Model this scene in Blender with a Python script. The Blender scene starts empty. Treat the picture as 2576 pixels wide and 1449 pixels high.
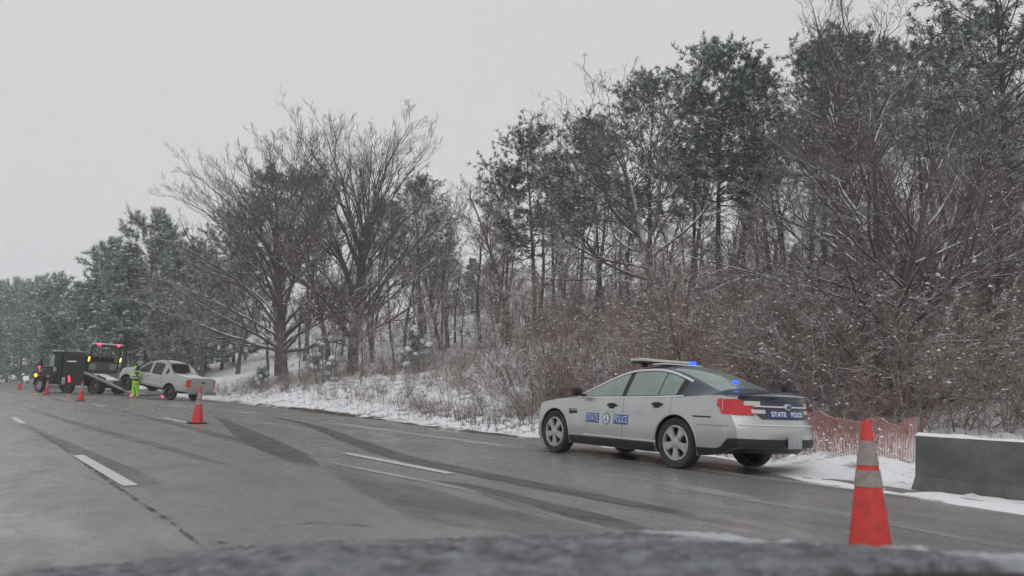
import bpy, bmesh, math, random
import numpy as np
from mathutils import Vector, Matrix, Euler

# ------------------------------------------------------------------ camera, sky, light
sc = bpy.context.scene
COL = sc.collection
CAM_H = 1.11
HAZE = 0.0012
HEAD = math.radians(34.95)          # camera looks this far to the side of the road's direction (+Y)
FPX = 2050.0                        # focal length for a 2576 px wide picture
cam_data = bpy.data.cameras.new('camera')
cam_data.sensor_width = 36.0
cam_data.lens = 36.0 * FPX / 2576.0
cam_data.dof.use_dof = True
cam_data.dof.focus_distance = 17
cam_data.dof.aperture_fstop = 5.0
cam_data.clip_start = 0.05
cam_data.clip_end = 3000
cam = bpy.data.objects.new('camera', cam_data)
COL.objects.link(cam)
cam.location = (0, 0, CAM_H)
cam.rotation_euler = (math.radians(90 + 6.07), 0, -HEAD)
sc.camera = cam

world = bpy.data.worlds.new('World')
sc.world = world
world.use_nodes = True
wn = world.node_tree
wn.nodes.clear()
w_out = wn.nodes.new('ShaderNodeOutputWorld')
w_bg = wn.nodes.new('ShaderNodeBackground')
w_sky = wn.nodes.new('ShaderNodeTexSky')
w_sky.sky_type = 'NISHITA'
w_sky.sun_disc = False
SUN_EL, SUN_ROT = math.radians(48), math.radians(215)
w_sky.sun_elevation = SUN_EL
w_sky.sun_rotation = SUN_ROT
w_bw = wn.nodes.new('ShaderNodeHueSaturation'); w_bw.inputs['Saturation'].default_value = 0.12
w_mul = wn.nodes.new('ShaderNodeMixRGB'); w_mul.blend_type = 'MULTIPLY'; w_mul.inputs[0].default_value = 1
w_mul.inputs[2].default_value = (0.10, 0.10, 0.10, 1)
w_mix = wn.nodes.new('ShaderNodeMixRGB'); w_mix.inputs[0].default_value = 0.90   # closed cloud cover over the clear sky
w_noise = wn.nodes.new('ShaderNodeTexNoise'); w_noise.inputs['Scale'].default_value = 1.3; w_noise.inputs['Detail'].default_value = 3
w_ramp = wn.nodes.new('ShaderNodeValToRGB')
w_ramp.color_ramp.elements[0].color = (0.62, 0.62, 0.635, 1)
w_ramp.color_ramp.elements[1].color = (0.68, 0.68, 0.695, 1)
w_tc = wn.nodes.new('ShaderNodeTexCoord')
L = wn.links.new
L(w_tc.outputs['Generated'], w_noise.inputs['Vector'])
L(w_noise.outputs['Fac'], w_ramp.inputs[0])
L(w_sky.outputs[0], w_bw.inputs['Color']); L(w_bw.outputs[0], w_mul.inputs[1])
L(w_mul.outputs[0], w_mix.inputs[1]); L(w_ramp.outputs[0], w_mix.inputs[2])
L(w_mix.outputs[0], w_bg.inputs[0]); w_bg.inputs[1].default_value = 1.0
L(w_bg.outputs[0], w_out.inputs[0])

sun_d = bpy.data.lights.new('sun', 'SUN')
sun_d.energy = 0.55
sun_d.angle = math.radians(40)
sun_d.color = (1.0, 0.98, 0.95)
sun = bpy.data.objects.new('sun', sun_d)
COL.objects.link(sun)
sd = Vector((math.sin(SUN_ROT) * math.cos(SUN_EL), math.cos(SUN_ROT) * math.cos(SUN_EL), math.sin(SUN_EL)))
sun.rotation_euler = sd.to_track_quat('Z', 'Y').to_euler()

sc.view_settings.view_transform = 'Standard'
sc.view_settings.look = 'None'
sc.view_settings.exposure = 0.08
sc.view_settings.gamma = 1.0
sc.view_settings.use_curve_mapping = False
sc.cycles.max_bounces = 5
sc.cycles.diffuse_bounces = 2
sc.cycles.glossy_bounces = 2
sc.cycles.transmission_bounces = 4
sc.cycles.volume_bounces = 1
sc.cycles.transparent_max_bounces = 12
sc.cycles.use_adaptive_sampling = True
sc.cycles.adaptive_threshold = 0.03
sc.cycles.adaptive_min_samples = 12
sc.cycles.caustics_reflective = False
sc.cycles.caustics_refractive = False

# ------------------------------------------------------------------ helpers
random.seed(7)
rng = np.random.default_rng(11)

def mat(name, col, rough=0.6, metal=0.0, spec=0.5, emit=None, emit_s=0.0, coat=0.0, noise=None, bump=None):
    """noise = (scale, second colour, amount); bump = (scale, strength)"""
    m = bpy.data.materials.new(name); m.use_nodes = True
    nt = m.node_tree; b = nt.nodes['Principled BSDF']
    b.inputs['Base Color'].default_value = (*col, 1)
    b.inputs['Roughness'].default_value = rough
    b.inputs['Metallic'].default_value = metal
    b.inputs['Specular IOR Level'].default_value = spec
    b.inputs['Coat Weight'].default_value = coat
    if emit:
        b.inputs['Emission Color'].default_value = (*emit, 1)
        b.inputs['Emission Strength'].default_value = emit_s
    if noise or bump:
        tc = nt.nodes.new('ShaderNodeTexCoord')
    if noise:
        n = nt.nodes.new('ShaderNodeTexNoise'); n.inputs['Scale'].default_value = noise[0]; n.inputs['Detail'].default_value = 5
        n.inputs['Roughness'].default_value = 0.65
        r = nt.nodes.new('ShaderNodeMapRange'); r.inputs[1].default_value = 0.35; r.inputs[2].default_value = 0.7
        r.inputs[3].default_value = 0; r.inputs[4].default_value = noise[2]
        x = nt.nodes.new('ShaderNodeMixRGB'); x.inputs[1].default_value = (*col, 1); x.inputs[2].default_value = (*noise[1], 1)
        nt.links.new(tc.outputs['Object'], n.inputs['Vector']); nt.links.new(n.outputs['Fac'], r.inputs[0])
        nt.links.new(r.outputs[0], x.inputs[0]); nt.links.new(x.outputs[0], b.inputs['Base Color'])
    if bump:
        n2 = nt.nodes.new('ShaderNodeTexNoise'); n2.inputs['Scale'].default_value = bump[0]; n2.inputs['Detail'].default_value = 4
        bp = nt.nodes.new('ShaderNodeBump'); bp.inputs['Strength'].default_value = bump[1]; bp.inputs['Distance'].default_value = 0.02
        nt.links.new(tc.outputs['Object'], n2.inputs['Vector']); nt.links.new(n2.outputs['Fac'], bp.inputs['Height'])
        nt.links.new(bp.outputs[0], b.inputs['Normal'])
    return m

def bark_mat(name, col, col2, snow_lo=0.25, snow_hi=0.55, amount=1.0):
    """bark with the snow that lies on upward faces (breaks up with a noise)"""
    m = bpy.data.materials.new(name); m.use_nodes = True
    nt = m.node_tree; b = nt.nodes['Principled BSDF']; N = nt.nodes.new; K = nt.links.new
    b.inputs['Roughness'].default_value = 0.85; b.inputs['Specular IOR Level'].default_value = 0.2
    geo = N('ShaderNodeNewGeometry'); sep = N('ShaderNodeSeparateXYZ'); tc = N('ShaderNodeTexCoord')
    n1 = N('ShaderNodeTexNoise'); n1.inputs['Scale'].default_value = 1.7; n1.inputs['Detail'].default_value = 4
    n2 = N('ShaderNodeTexNoise'); n2.inputs['Scale'].default_value = 2.3; n2.inputs['Detail'].default_value = 3
    mr = N('ShaderNodeMapRange'); mr.inputs[1].default_value = snow_lo; mr.inputs[2].default_value = snow_hi
    mr.inputs[3].default_value = 0; mr.inputs[4].default_value = amount
    mr2 = N('ShaderNodeMapRange'); mr2.inputs[1].default_value = 0.40; mr2.inputs[2].default_value = 0.52
    mul = N('ShaderNodeMath'); mul.operation = 'MULTIPLY'
    mx = N('ShaderNodeMixRGB'); mx.inputs[1].default_value = (*col, 1); mx.inputs[2].default_value = (*col2, 1)
    mx2 = N('ShaderNodeMixRGB'); mx2.inputs[2].default_value = (0.80, 0.82, 0.84, 1)
    K(geo.outputs['Normal'], sep.inputs[0]); K(sep.outputs['Z'], mr.inputs[0])
    K(tc.outputs['Object'], n1.inputs['Vector']); K(tc.outputs['Object'], n2.inputs['Vector'])
    K(n1.outputs['Fac'], mx.inputs[0]); K(n2.outputs['Fac'], mr2.inputs[0])
    K(mr.outputs[0], mul.inputs[0]); K(mr2.outputs[0], mul.inputs[1])
    K(mul.outputs[0], mx2.inputs[0]); K(mx.outputs[0], mx2.inputs[1]); K(mx2.outputs[0], b.inputs['Base Color'])
    return m

def np_mesh(name, V, F, mats, fmat=None, smooth=True):
    """V (n,3) array, F list of equal-length faces or list of arrays"""
    me = bpy.data.meshes.new(name)
    V = np.asarray(V, dtype=np.float32)
    groups = F if isinstance(F, list) and len(F) and isinstance(F[0], np.ndarray) and F[0].ndim == 2 else [np.asarray(F, dtype=np.int32)]
    loops = np.concatenate([g.astype(np.int32).ravel() for g in groups])
    tot = np.concatenate([np.full(len(g), g.shape[1], dtype=np.int32) for g in groups])
    start = np.concatenate([[0], np.cumsum(tot)[:-1]]).astype(np.int32)
    me.vertices.add(len(V)); me.vertices.foreach_set('co', V.ravel())
    me.loops.add(len(loops)); me.loops.foreach_set('vertex_index', loops)
    me.polygons.add(len(tot)); me.polygons.foreach_set('loop_start', start); me.polygons.foreach_set('loop_total', tot)
    if fmat is not None: me.polygons.foreach_set('material_index', np.asarray(fmat, dtype=np.int32))
    me.polygons.foreach_set('use_smooth', np.full(len(tot), smooth, dtype=bool))
    for m in (mats if isinstance(mats, (list, tuple)) else [mats]): me.materials.append(m)
    me.update(calc_edges=True)
    return me

def link(name, data, parent=None, loc=None, rot=None):
    o = bpy.data.objects.new(name, data); COL.objects.link(o)
    if parent: o.parent = parent
    if loc is not None: o.location = loc
    if rot is not None: o.rotation_euler = rot
    return o

def empty(name, loc=(0, 0, 0), rot=(0, 0, 0)):
    o = link(name, None, None, loc, rot); o.empty_display_size = 0.2
    return o

def tag(o, label=None, cat=None, group=None, kind=None):
    if label: o['label'] = label
    if cat: o['category'] = cat
    if group: o['group'] = group
    if kind: o['kind'] = kind
    return o

def copy_tree(o, parent=None):
    c = o.copy(); COL.objects.link(c); c.parent = parent
    for ch in list(o.children): copy_tree(ch, c)
    return c

class MB:
    """collects shapes into one mesh"""
    def __init__(s): s.v = []; s.f = []; s.m = []; s.cur = 0
    def add(s, vs, fs, T=None):
        k = len(s.v)
        for p in vs:
            p = Vector(p)
            s.v.append(T @ p if T is not None else p)
        for f in fs: s.f.append([i + k for i in f]); s.m.append(s.cur)
        return s
    def box(s, c, d, rot=(0, 0, 0), r=0.0):
        """box with bevelled edges"""
        T = Matrix.Translation(c) @ Euler(rot).to_matrix().to_4x4()
        hx, hy, hz = d[0] / 2, d[1] / 2, d[2] / 2
        r = min(r, hx * .98, hy * .98, hz * .98)
        if r <= 0:
            vs = [(sx * hx, sy * hy, sz * hz) for sz in (-1, 1) for sx, sy in ((-1, -1), (1, -1), (1, 1), (-1, 1))]
            return s.add(vs, [(3, 2, 1, 0), (4, 5, 6, 7), (0, 1, 5, 4), (1, 2, 6, 5), (2, 3, 7, 6), (3, 0, 4, 7)], T)
        bm = bmesh.new(); bmesh.ops.create_cube(bm, size=1, matrix=Matrix.Diagonal((d[0], d[1], d[2], 1)))
        bmesh.ops.bevel(bm, geom=bm.edges[:], offset=r, segments=2, affect='EDGES', profile=0.5)
        bm.verts.index_update()
        s.add([v.co.copy() for v in bm.verts], [[v.index for v in f.verts] for f in bm.faces], T); bm.free()
        return s
    def prism(s, pts, h0, h1, T=None):
        """polygon in local XY, extruded in local Z"""
        n = len(pts)
        vs = [(p[0], p[1], h0) for p in pts] + [(p[0], p[1], h1) for p in pts]
        fs = [list(range(n))[::-1], list(range(n, 2 * n))] + [[i, (i + 1) % n, n + (i + 1) % n, n + i] for i in range(n)]
        return s.add(vs, fs, T)
    def tube(s, pts, r, n=8, caps=True):
        pts = [Vector(p) for p in pts]; k = len(pts)
        rs = r if isinstance(r, (list, tuple)) else [r] * k
        vs = []
        up = None
        for i, p in enumerate(pts):
            t = (pts[min(i + 1, k - 1)] - pts[max(i - 1, 0)]).normalized()
            if up is None: up = Vector((0, 0, 1)) if abs(t.z) < .9 else Vector((1, 0, 0))
            a = t.cross(up).normalized(); b = a.cross(t).normalized(); up = b
            for j in range(n):
                q = 2 * math.pi * j / n
                vs.append(p + a * (math.cos(q) * rs[i]) + b * (math.sin(q) * rs[i]))
        fs = [[i * n + j, i * n + (j + 1) % n, (i + 1) * n + (j + 1) % n, (i + 1) * n + j] for i in range(k - 1) for j in range(n)]
        if caps: fs += [list(range(n))[::-1], [(k - 1) * n + j for j in range(n)]]
        return s.add(vs, fs)
    def lathe(s, prof, n=32, T=None):
        """profile of (radius, height) turned about local Z"""
        k = len(prof)
        vs = [(p[0] * math.cos(2 * math.pi * j / n), p[0] * math.sin(2 * math.pi * j / n), p[1]) for p in prof for j in range(n)]
        fs = [[i * n + j, i * n + (j + 1) % n, (i + 1) * n + (j + 1) % n, (i + 1) * n + j] for i in range(k - 1) for j in range(n)]
        return s.add(vs, fs, T)
    def build(s, name, mats, parent=None, loc=None, rot=None, smooth=40):
        me = bpy.data.meshes.new(name)
        me.from_pydata([tuple(v) for v in s.v], [], s.f)
        for m in (mats if isinstance(mats, (list, tuple)) else [mats]): me.materials.append(m)
        if max(s.m, default=0): me.polygons.foreach_set('material_index', s.m)
        bm = bmesh.new(); bm.from_mesh(me); bmesh.ops.recalc_face_normals(bm, faces=bm.faces[:]); bm.to_mesh(me); bm.free()
        if smooth: me.shade_smooth(); me.set_sharp_from_angle(angle=math.radians(smooth))
        me.update()
        return link(name, me, parent, loc, rot)

def lerp_prof(xs, ys):
    """smooth monotone-ish interpolation"""
    xs = np.array(xs, float); ys = np.array(ys, float)
    o = np.argsort(xs); xs = xs[o]; ys = ys[o]
    d = np.diff(ys) / np.diff(xs)
    m = np.zeros_like(ys); m[0] = d[0]; m[-1] = d[-1]
    for i in range(1, len(xs) - 1):
        m[i] = 0 if d[i - 1] * d[i] <= 0 else 2 * d[i - 1] * d[i] / (d[i - 1] + d[i])
    def f(x):
        x = np.clip(x, xs[0], xs[-1]); i = np.clip(np.searchsorted(xs, x) - 1, 0, len(xs) - 2)
        h = xs[i + 1] - xs[i]; t = (x - xs[i]) / h
        return ys[i] * (2 * t**3 - 3 * t**2 + 1) + h * m[i] * (t**3 - 2 * t**2 + t) + ys[i + 1] * (-2 * t**3 + 3 * t**2) + h * m[i + 1] * (t**3 - t**2)
    return f

def smooth01(a, b, x):
    t = np.clip((x - a) / (b - a), 0, 1); return t * t * (3 - 2 * t)

_tab = np.random.default_rng(5).random((256, 256))
def vnoise(x, y):
    xi = np.floor(x).astype(int); yi = np.floor(y).astype(int); fx = x - xi; fy = y - yi
    fx = fx * fx * (3 - 2 * fx); fy = fy * fy * (3 - 2 * fy)
    a = _tab[xi % 256, yi % 256]; b = _tab[(xi + 1) % 256, yi % 256]; c = _tab[xi % 256, (yi + 1) % 256]; d = _tab[(xi + 1) % 256, (yi + 1) % 256]
    return (a * (1 - fx) + b * fx) * (1 - fy) + (c * (1 - fx) + d * fx) * fy - 0.5
def fbm(x, y, o=4):
    s = 0; a = 1.0
    for k in range(o): s = s + a * vnoise(x * 2**k + 17 * k, y * 2**k + 31 * k); a *= .5
    return s

CH, SH = math.cos(HEAD), math.sin(HEAD)
def at(col, Z):
    """plan position of what stands Z metres ahead in the picture column col (2576 px wide)"""
    xc = (col - 1288.0) / FPX * Z
    return xc * CH + Z * SH, -xc * SH + Z * CH

# ------------------------------------------------------------------ terrain shape
CROSS = 0.025
_edge = lerp_prof([-400, -5, 3, 6.5, 10, 18.6, 26, 41, 52, 75, 120, 700], [8.1, 8.1, 8.3, 9.1, 10.6, 11.0, 11.8, 13.1, 14.0, 14.2, 13.5, 13.5])
def road_z(x, y):
    x = np.asarray(x, float)
    return -CROSS * x - 0.025 * np.clip(x - 8.9, 0, 6)
_hill_far = lerp_prof([0, 4, 8, 13.5, 26.5, 35.5, 41.5, 60, 120, 400], [0, .85, 1.45, 2.6, 5.4, 8.2, 9.8, 13, 15, 16])
_hill_near = lerp_prof([0, 3.5, 8, 14, 25, 41, 60, 120, 400], [0, -.22, -.1, .35, 3.6, 9.8, 13, 15, 16])
def ground_z(x, y):
    x = np.asarray(x, float); y = np.asarray(y, float)
    e = _edge(y) + 0.35 * fbm(x * .3 + 3, y * .45, 3) + 0.12 * fbm(x * 2.0, y * 2.5, 2)
    e2 = np.maximum(_edge(y), 10.2)
    base = road_z(np.minimum(x, e2 + 1.0), y)
    d = x - e
    t = smooth01(18, 38, y)
    d2 = np.maximum(x - e2, 0)
    h = _hill_far(d2) * t + _hill_near(d2) * (1 - t)
    lift = -0.06 + 0.09 * smooth01(-.3, .35, d) + 0.05 * smooth01(.3, 1.5, d)
    lift = lift + 0.05 * smooth01(.5, 2.2, d) * (1 - smooth01(6, 9, y)) * (1 - smooth01(10.4, 11.4, x)) 
    lift = lift - 0.13 * smooth01(8.9, 10.0, x) * (1 - smooth01(12, 14, x)) * (1 - smooth01(5.5, 8, y))
    rough = smooth01(0.2, 2.5, d)
    n = rough * (0.30 * fbm(x * .25, y * .25, 4) + 0.12 * fbm(x * 1.3, y * 1.3, 3) + 0.13 * (1 - smooth01(5, 9, d2)) * fbm(x * 3.3, y * 3.3, 3))
    n = n + smooth01(-.1, .5, d) * 0.07 * fbm(x * 2.6 + 9, y * 2.6, 3)
    far = 2.0 * smooth01(20, 90, d2) * fbm(x * .03, y * .03, 3)
    left = 0.16 * smooth01(5.0, 6.2, -x)
    return base + lift + h + n + far + left
def gz(x, y): return float(ground_z(np.array([x]), np.array([y]))[0])

# ------------------------------------------------------------------ ground and road
def axis(spans):
    out = []
    for a, b, st in spans: out += list(np.arange(a, b, st))
    return np.array(out + [spans[-1][1]])
gx = axis([(-60, -8, 6), (-8, 6, .7), (6, 17, .16), (17, 34, .5), (34, 80, 2), (80, 420, 14)])
gy = axis([(-60, -6, 2.0), (-6, 24, .2), (24, 60, .35), (60, 120, 1.2), (120, 240, 5), (240, 800, 25)])
GX, GY = np.meshgrid(gx, gy)
GZ = ground_z(GX, GY)
nx, ny = len(gx), len(gy)
idx = np.arange(nx * ny).reshape(ny, nx)
F = np.stack([idx[:-1, :-1], idx[:-1, 1:], idx[1:, 1:], idx[1:, :-1]], -1).reshape(-1, 4)

def snow_ground_mat():
    m = bpy.data.materials.new('snowy_ground'); m.use_nodes = True
    nt = m.node_tree; b = nt.nodes['Principled BSDF']; N = nt.nodes.new; K = nt.links.new
    b.inputs['Roughness'].default_value = 0.75; b.inputs['Specular IOR Level'].default_value = 0.25
    tc = N('ShaderNodeTexCoord'); at_ = N('ShaderNodeAttribute'); at_.attribute_name = 'litter'
    n1 = N('ShaderNodeTexNoise'); n1.inputs['Scale'].default_value = 1.6; n1.inputs['Detail'].default_value = 8; n1.inputs['Roughness'].default_value = 0.72
    n2 = N('ShaderNodeTexNoise'); n2.inputs['Scale'].default_value = 9; n2.inputs['Detail'].default_value = 5
    add = N('ShaderNodeMath'); add.operation = 'ADD'
    mr = N('ShaderNodeMapRange'); mr.inputs[1].default_value = 0.86; mr.inputs[2].default_value = 1.02
    lit = N('ShaderNodeMixRGB'); lit.inputs[1].default_value = (.036, .032, .029, 1); lit.inputs[2].default_value = (.16, .12, .09, 1)
    sn = N('ShaderNodeMixRGB'); sn.inputs[1].default_value = (.78, .80, .82, 1); sn.inputs[2].default_value = (.86, .87, .88, 1)
    mx = N('ShaderNodeMixRGB')
    K(tc.outputs['Object'], n1.inputs['Vector']); K(tc.outputs['Object'], n2.inputs['Vector'])
    K(n1.outputs['Fac'], add.inputs[0]); K(at_.outputs['Fac'], add.inputs[1]); K(add.outputs[0], mr.inputs[0])
    K(n2.outputs['Fac'], lit.inputs[0]); K(n2.outputs['Fac'], sn.inputs[0])
    K(mr.outputs[0], mx.inputs[0]); K(sn.outputs[0], mx.inputs[1]); K(lit.outputs[0], mx.inputs[2]); K(mx.outputs[0], b.inputs['Base Color'])
    bp = N('ShaderNodeBump'); bp.inputs['Strength'].default_value = .6; bp.inputs['Distance'].default_value = .05
    K(n2.outputs['Fac'], bp.inputs['Height']); K(bp.outputs[0], b.inputs['Normal'])
    return m
g_me = np_mesh('ground', np.stack([GX, GY, GZ], -1).reshape(-1, 3), F, snow_ground_mat())
dE = (GX - _edge(GY))
lit = 0.33 * smooth01(.2, 1.2, dE) * (1 - smooth01(3.5, 6, dE)) * (1 - smooth01(14, 20, GY)) + 0.30 * smooth01(3, 9, dE) + 0.12 * smooth01(9, 22, dE)
strip = np.exp(-((dE - .15) / .45)**2) * (0.55 * smooth01(13, 17, GY) * (1 - .5 * smooth01(34, 50, GY)) * (0.5 + 1.2 * np.clip(fbm(GY * .25, GX * .1, 2) + .25, 0, 1)) + .26)
a = g_me.attributes.new('litter', 'FLOAT', 'POINT'); a.data.foreach_set('value', (lit + strip).ravel().astype(np.float32))
ground = link('ground', g_me); tag(ground, 'snow covered roadside bank and forest floor with leaf litter showing', kind='structure')

def asphalt_mat():
    m = bpy.data.materials.new('wet_asphalt'); m.use_nodes = True
    nt = m.node_tree; b = nt.nodes['Principled BSDF']; N = nt.nodes.new; K = nt.links.new
    tc = N('ShaderNodeTexCoord')
    mp = N('ShaderNodeMapping'); mp.inputs['Scale'].default_value = (1.0, .10, 1)       # streaks along the road
    n1 = N('ShaderNodeTexNoise'); n1.inputs['Scale'].default_value = .75; n1.inputs['Detail'].default_value = 7; n1.inputs['Roughness'].default_value = .62
    n1.inputs['Distortion'].default_value = .6
    n2 = N('ShaderNodeTexNoise'); n2.inputs['Scale'].default_value = .42; n2.inputs['Detail'].default_value = 6; n2.inputs['Roughness'].default_value = .7
    n3 = N('ShaderNodeTexNoise'); n3.inputs['Scale'].default_value = 60; n3.inputs['Detail'].default_value = 3
    K(tc.outputs['Object'], mp.inputs[0]); K(mp.outputs[0], n1.inputs['Vector']); K(tc.outputs['Object'], n2.inputs['Vector']); K(tc.outputs['Object'], n3.inputs['Vector'])
    c1 = N('ShaderNodeValToRGB'); e = c1.color_ramp.elements
    e[0].position = .36; e[0].color = (.16, .162, .158, 1); e[1].position = .66; e[1].color = (.36, .363, .366, 1)
    c2 = N('ShaderNodeValToRGB'); e = c2.color_ramp.elements
    e[0].position = .40; e[0].color = (.14, .148, .137, 1); e[1].position = .60; e[1].color = (.31, .313, .314, 1)
    mx = N('ShaderNodeMixRGB'); mx.inputs[0].default_value = .5
    K(n1.outputs['Fac'], c1.inputs[0]); K(n2.outputs['Fac'], c2.inputs[0]); K(c1.outputs[0], mx.inputs[1]); K(c2.outputs[0], mx.inputs[2])
    mg = N('ShaderNodeMixRGB'); mg.blend_type = 'MULTIPLY'; mg.inputs[0].default_value = .5
    gr = N('ShaderNodeValToRGB'); gr.color_ramp.elements[0].position = .3; gr.color_ramp.elements[0].color = (.5, .5, .5, 1); gr.color_ramp.elements[1].position = .7; gr.color_ramp.elements[1].color = (1.3, 1.3, 1.3, 1)
    K(n3.outputs['Fac'], gr.inputs[0]); K(mx.outputs[0], mg.inputs[1]); K(gr.outputs[0], mg.inputs[2]); K(mg.outputs[0], b.inputs['Base Color'])
    n4 = N('ShaderNodeTexNoise'); n4.inputs['Scale'].default_value = 2.6; n4.inputs['Detail'].default_value = 6; n4.inputs['Roughness'].default_value = .75
    mp4 = N('ShaderNodeMapping'); mp4.inputs['Scale'].default_value = (1, .45, 1); K(tc.outputs['Object'], mp4.inputs[0]); K(mp4.outputs[0], n4.inputs['Vector'])
    av0 = N('ShaderNodeMath'); av0.operation = 'MULTIPLY_ADD'; av0.inputs[1].default_value = .9; av0.inputs[2].default_value = -.45; K(n4.outputs['Fac'], av0.inputs[0])
    c4 = N('ShaderNodeValToRGB'); c4.color_ramp.elements[0].position = .38; c4.color_ramp.elements[0].color = (.80, .80, .78, 1); c4.color_ramp.elements[1].position = .58; c4.color_ramp.elements[1].color = (1.25, 1.25, 1.25, 1)
    m4 = N('ShaderNodeMixRGB'); m4.blend_type = 'MULTIPLY'; m4.inputs[0].default_value = .75; K(n4.outputs['Fac'], c4.inputs[0]); K(mg.outputs[0], m4.inputs[1]); K(c4.outputs[0], m4.inputs[2]); K(m4.outputs[0], b.inputs['Base Color'])
    av = N('ShaderNodeMath'); av.operation = 'ADD'; K(n1.outputs['Fac'], av.inputs[0]); K(n2.outputs['Fac'], av.inputs[1])
    mr = N('ShaderNodeMapRange'); mr.inputs[1].default_value = .8; mr.inputs[2].default_value = 1.25; mr.inputs[3].default_value = .42; mr.inputs[4].default_value = .13
    av2 = N('ShaderNodeMath'); av2.operation = 'ADD'; K(av.outputs[0], av2.inputs[0]); K(av0.outputs[0], av2.inputs[1]); K(av2.outputs[0], mr.inputs[0]); K(mr.outputs[0], b.inputs['Roughness'])
    b.inputs['Specular IOR Level'].default_value = .5
    bp = N('ShaderNodeBump'); bp.inputs['Strength'].default_value = .12; bp.inputs['Distance'].default_value = .01
    K(n3.outputs['Fac'], bp.inputs['Height']); K(bp.outputs[0], b.inputs['Normal'])
    return m
M_ASPH = asphalt_mat()
ry = axis([(-40, 130, 2.0), (130, 700, 20)])
V = []; Fq = []
cols_n = 8
for y in ry:
    xe = float(_edge(y)) + .8
    for k, x in enumerate([-5.6, -2, 2, 5, 8, min(8.9, xe - .05), (8.9 + xe) / 2 if xe > 9 else xe - .02, xe]): V.append((x, y, float(road_z(x, y))))
for i in range(len(ry) - 1):
    for k in range(cols_n - 1): Fq.append((i * cols_n + k, i * cols_n + k + 1, (i + 1) * cols_n + k + 1, (i + 1) * cols_n + k))
road = link('road', np_mesh('road', V, np.array(Fq), M_ASPH)); tag(road, 'wet grey asphalt highway with shoulder', kind='structure')

def worn_paint(name, col, lo, hi, scale=(14, 3, 14), soft=False):
    """thin coating with ragged gaps"""
    m = bpy.data.materials.new(name); m.use_nodes = True
    nt = m.node_tree; b = nt.nodes['Principled BSDF']; N = nt.nodes.new; K = nt.links.new
    b.inputs['Base Color'].default_value = (*col, 1); b.inputs['Roughness'].default_value = .45
    tc = N('ShaderNodeTexCoord'); mp = N('ShaderNodeMapping'); mp.inputs['Scale'].default_value = scale
    n = N('ShaderNodeTexNoise'); n.inputs['Scale'].default_value = 1; n.inputs['Detail'].default_value = 6; n.inputs['Roughness'].default_value = .7
    mr = N('ShaderNodeMapRange'); mr.inputs[1].default_value = lo; mr.inputs[2].default_value = hi
    K(tc.outputs['Object'], mp.inputs[0]); K(mp.outputs[0], n.inputs['Vector']); K(n.outputs['Fac'], mr.inputs[0])
    if soft:
        at_ = N('ShaderNodeAttribute'); at_.attribute_name = 'fade'; mu = N('ShaderNodeMath'); mu.operation = 'MULTIPLY'
        K(mr.outputs[0], mu.inputs[0]); K(at_.outputs['Fac'], mu.inputs[1]); K(mu.outputs[0], b.inputs['Alpha'])
    else: K(mr.outputs[0], b.inputs['Alpha'])
    return m
M_PAINT = worn_paint('lane_paint', (.62, .62, .60), .22, .38)
M_EDGEP = worn_paint('edge_paint', (.56, .56, .55), .34, .56, (6, .8, 6))
M_TRACK = worn_paint('wet_track', (.10, .102, .098), .30, .56, (3.0, .7, 1), True)
M_TRACK2 = worn_paint('damp_track', (.155, .158, .151), .32, .78, (1.2, .4, 1), True)
M_CRACK = worn_paint('tar', (.03, .03, .03), .43, .60, (7, 4, 1), True)
M_SLUSH = worn_paint('slush', (.48, .49, .50), .36, .62, (2.2, .35, 1), True)

def ribbon(name, pts, widths, material, lift=.004, parent=road):
    """flat strip on the road through plan points"""
    P = [np.array(p, float) for p in pts]
    # resample
    Q = []; W = []
    for i in range(len(P) - 1):
        for t in np.linspace(0, 1, 7)[:-1]:
            p0 = P[max(i - 1, 0)]; p1 = P[i]; p2 = P[i + 1]; p3 = P[min(i + 2, len(P) - 1)]
            Q.append(.5 * (2 * p1 + (p2 - p0) * t + (2 * p0 - 5 * p1 + 4 * p2 - p3) * t * t + (3 * p1 - p0 - 3 * p2 + p3) * t**3))
            W.append(widths[i] * (1 - t) + widths[i + 1] * t)
    Q.append(P[-1]); W.append(widths[-1])
    V = []; Fr = []; fade = []
    for i, q in enumerate(Q):
        d = Q[min(i + 1, len(Q) - 1)] - Q[max(i - 1, 0)]; d /= np.linalg.norm(d); n = np.array([-d[1], d[0]])
        for s in (-.5, -.38, .38, .5):
            p = q + n * W[i] * s; fade.append((1 if abs(s) < .45 else 0) * min(1, i / 6, (len(Q) - 1 - i) / 6))
            V.append((p[0], p[1], float(road_z(p[0], p[1])) + lift))
    for i in range(len(Q) - 1):
        for k in range(3): Fr.append((i * 4 + k, (i + 1) * 4 + k, (i + 1) * 4 + k + 1, i * 4 + k + 1))
    me = np_mesh(name, V, np.array(Fr), material)
    me.attributes.new('fade', 'FLOAT', 'POINT').data.foreach_set('value', np.array(fade, dtype=np.float32))
    return link(name, me, parent)

for x, spans in ((1.70, ((-3.8, .2), (9.35, 13.3), (22.5, 26.0), (35.6, 38.9), (48.7, 52), (61.8, 65))),
                 (5.36, ((-4.1, -.8), (9.0, 12.3), (22.0, 25.2), (35.1, 38.3), (48.2, 51.4), (61.3, 64.5)))):
    for a, b_ in spans:
        ribbon('lane_dash', [(x, a), (x, b_)], [.15, .15], M_PAINT, .008)
ribbon('edge_line', [(8.78, y) for y in (-30, -5, 5, 20, 40, 60, 90, 200)], [.14] * 8, M_EDGEP, .008)

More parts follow.
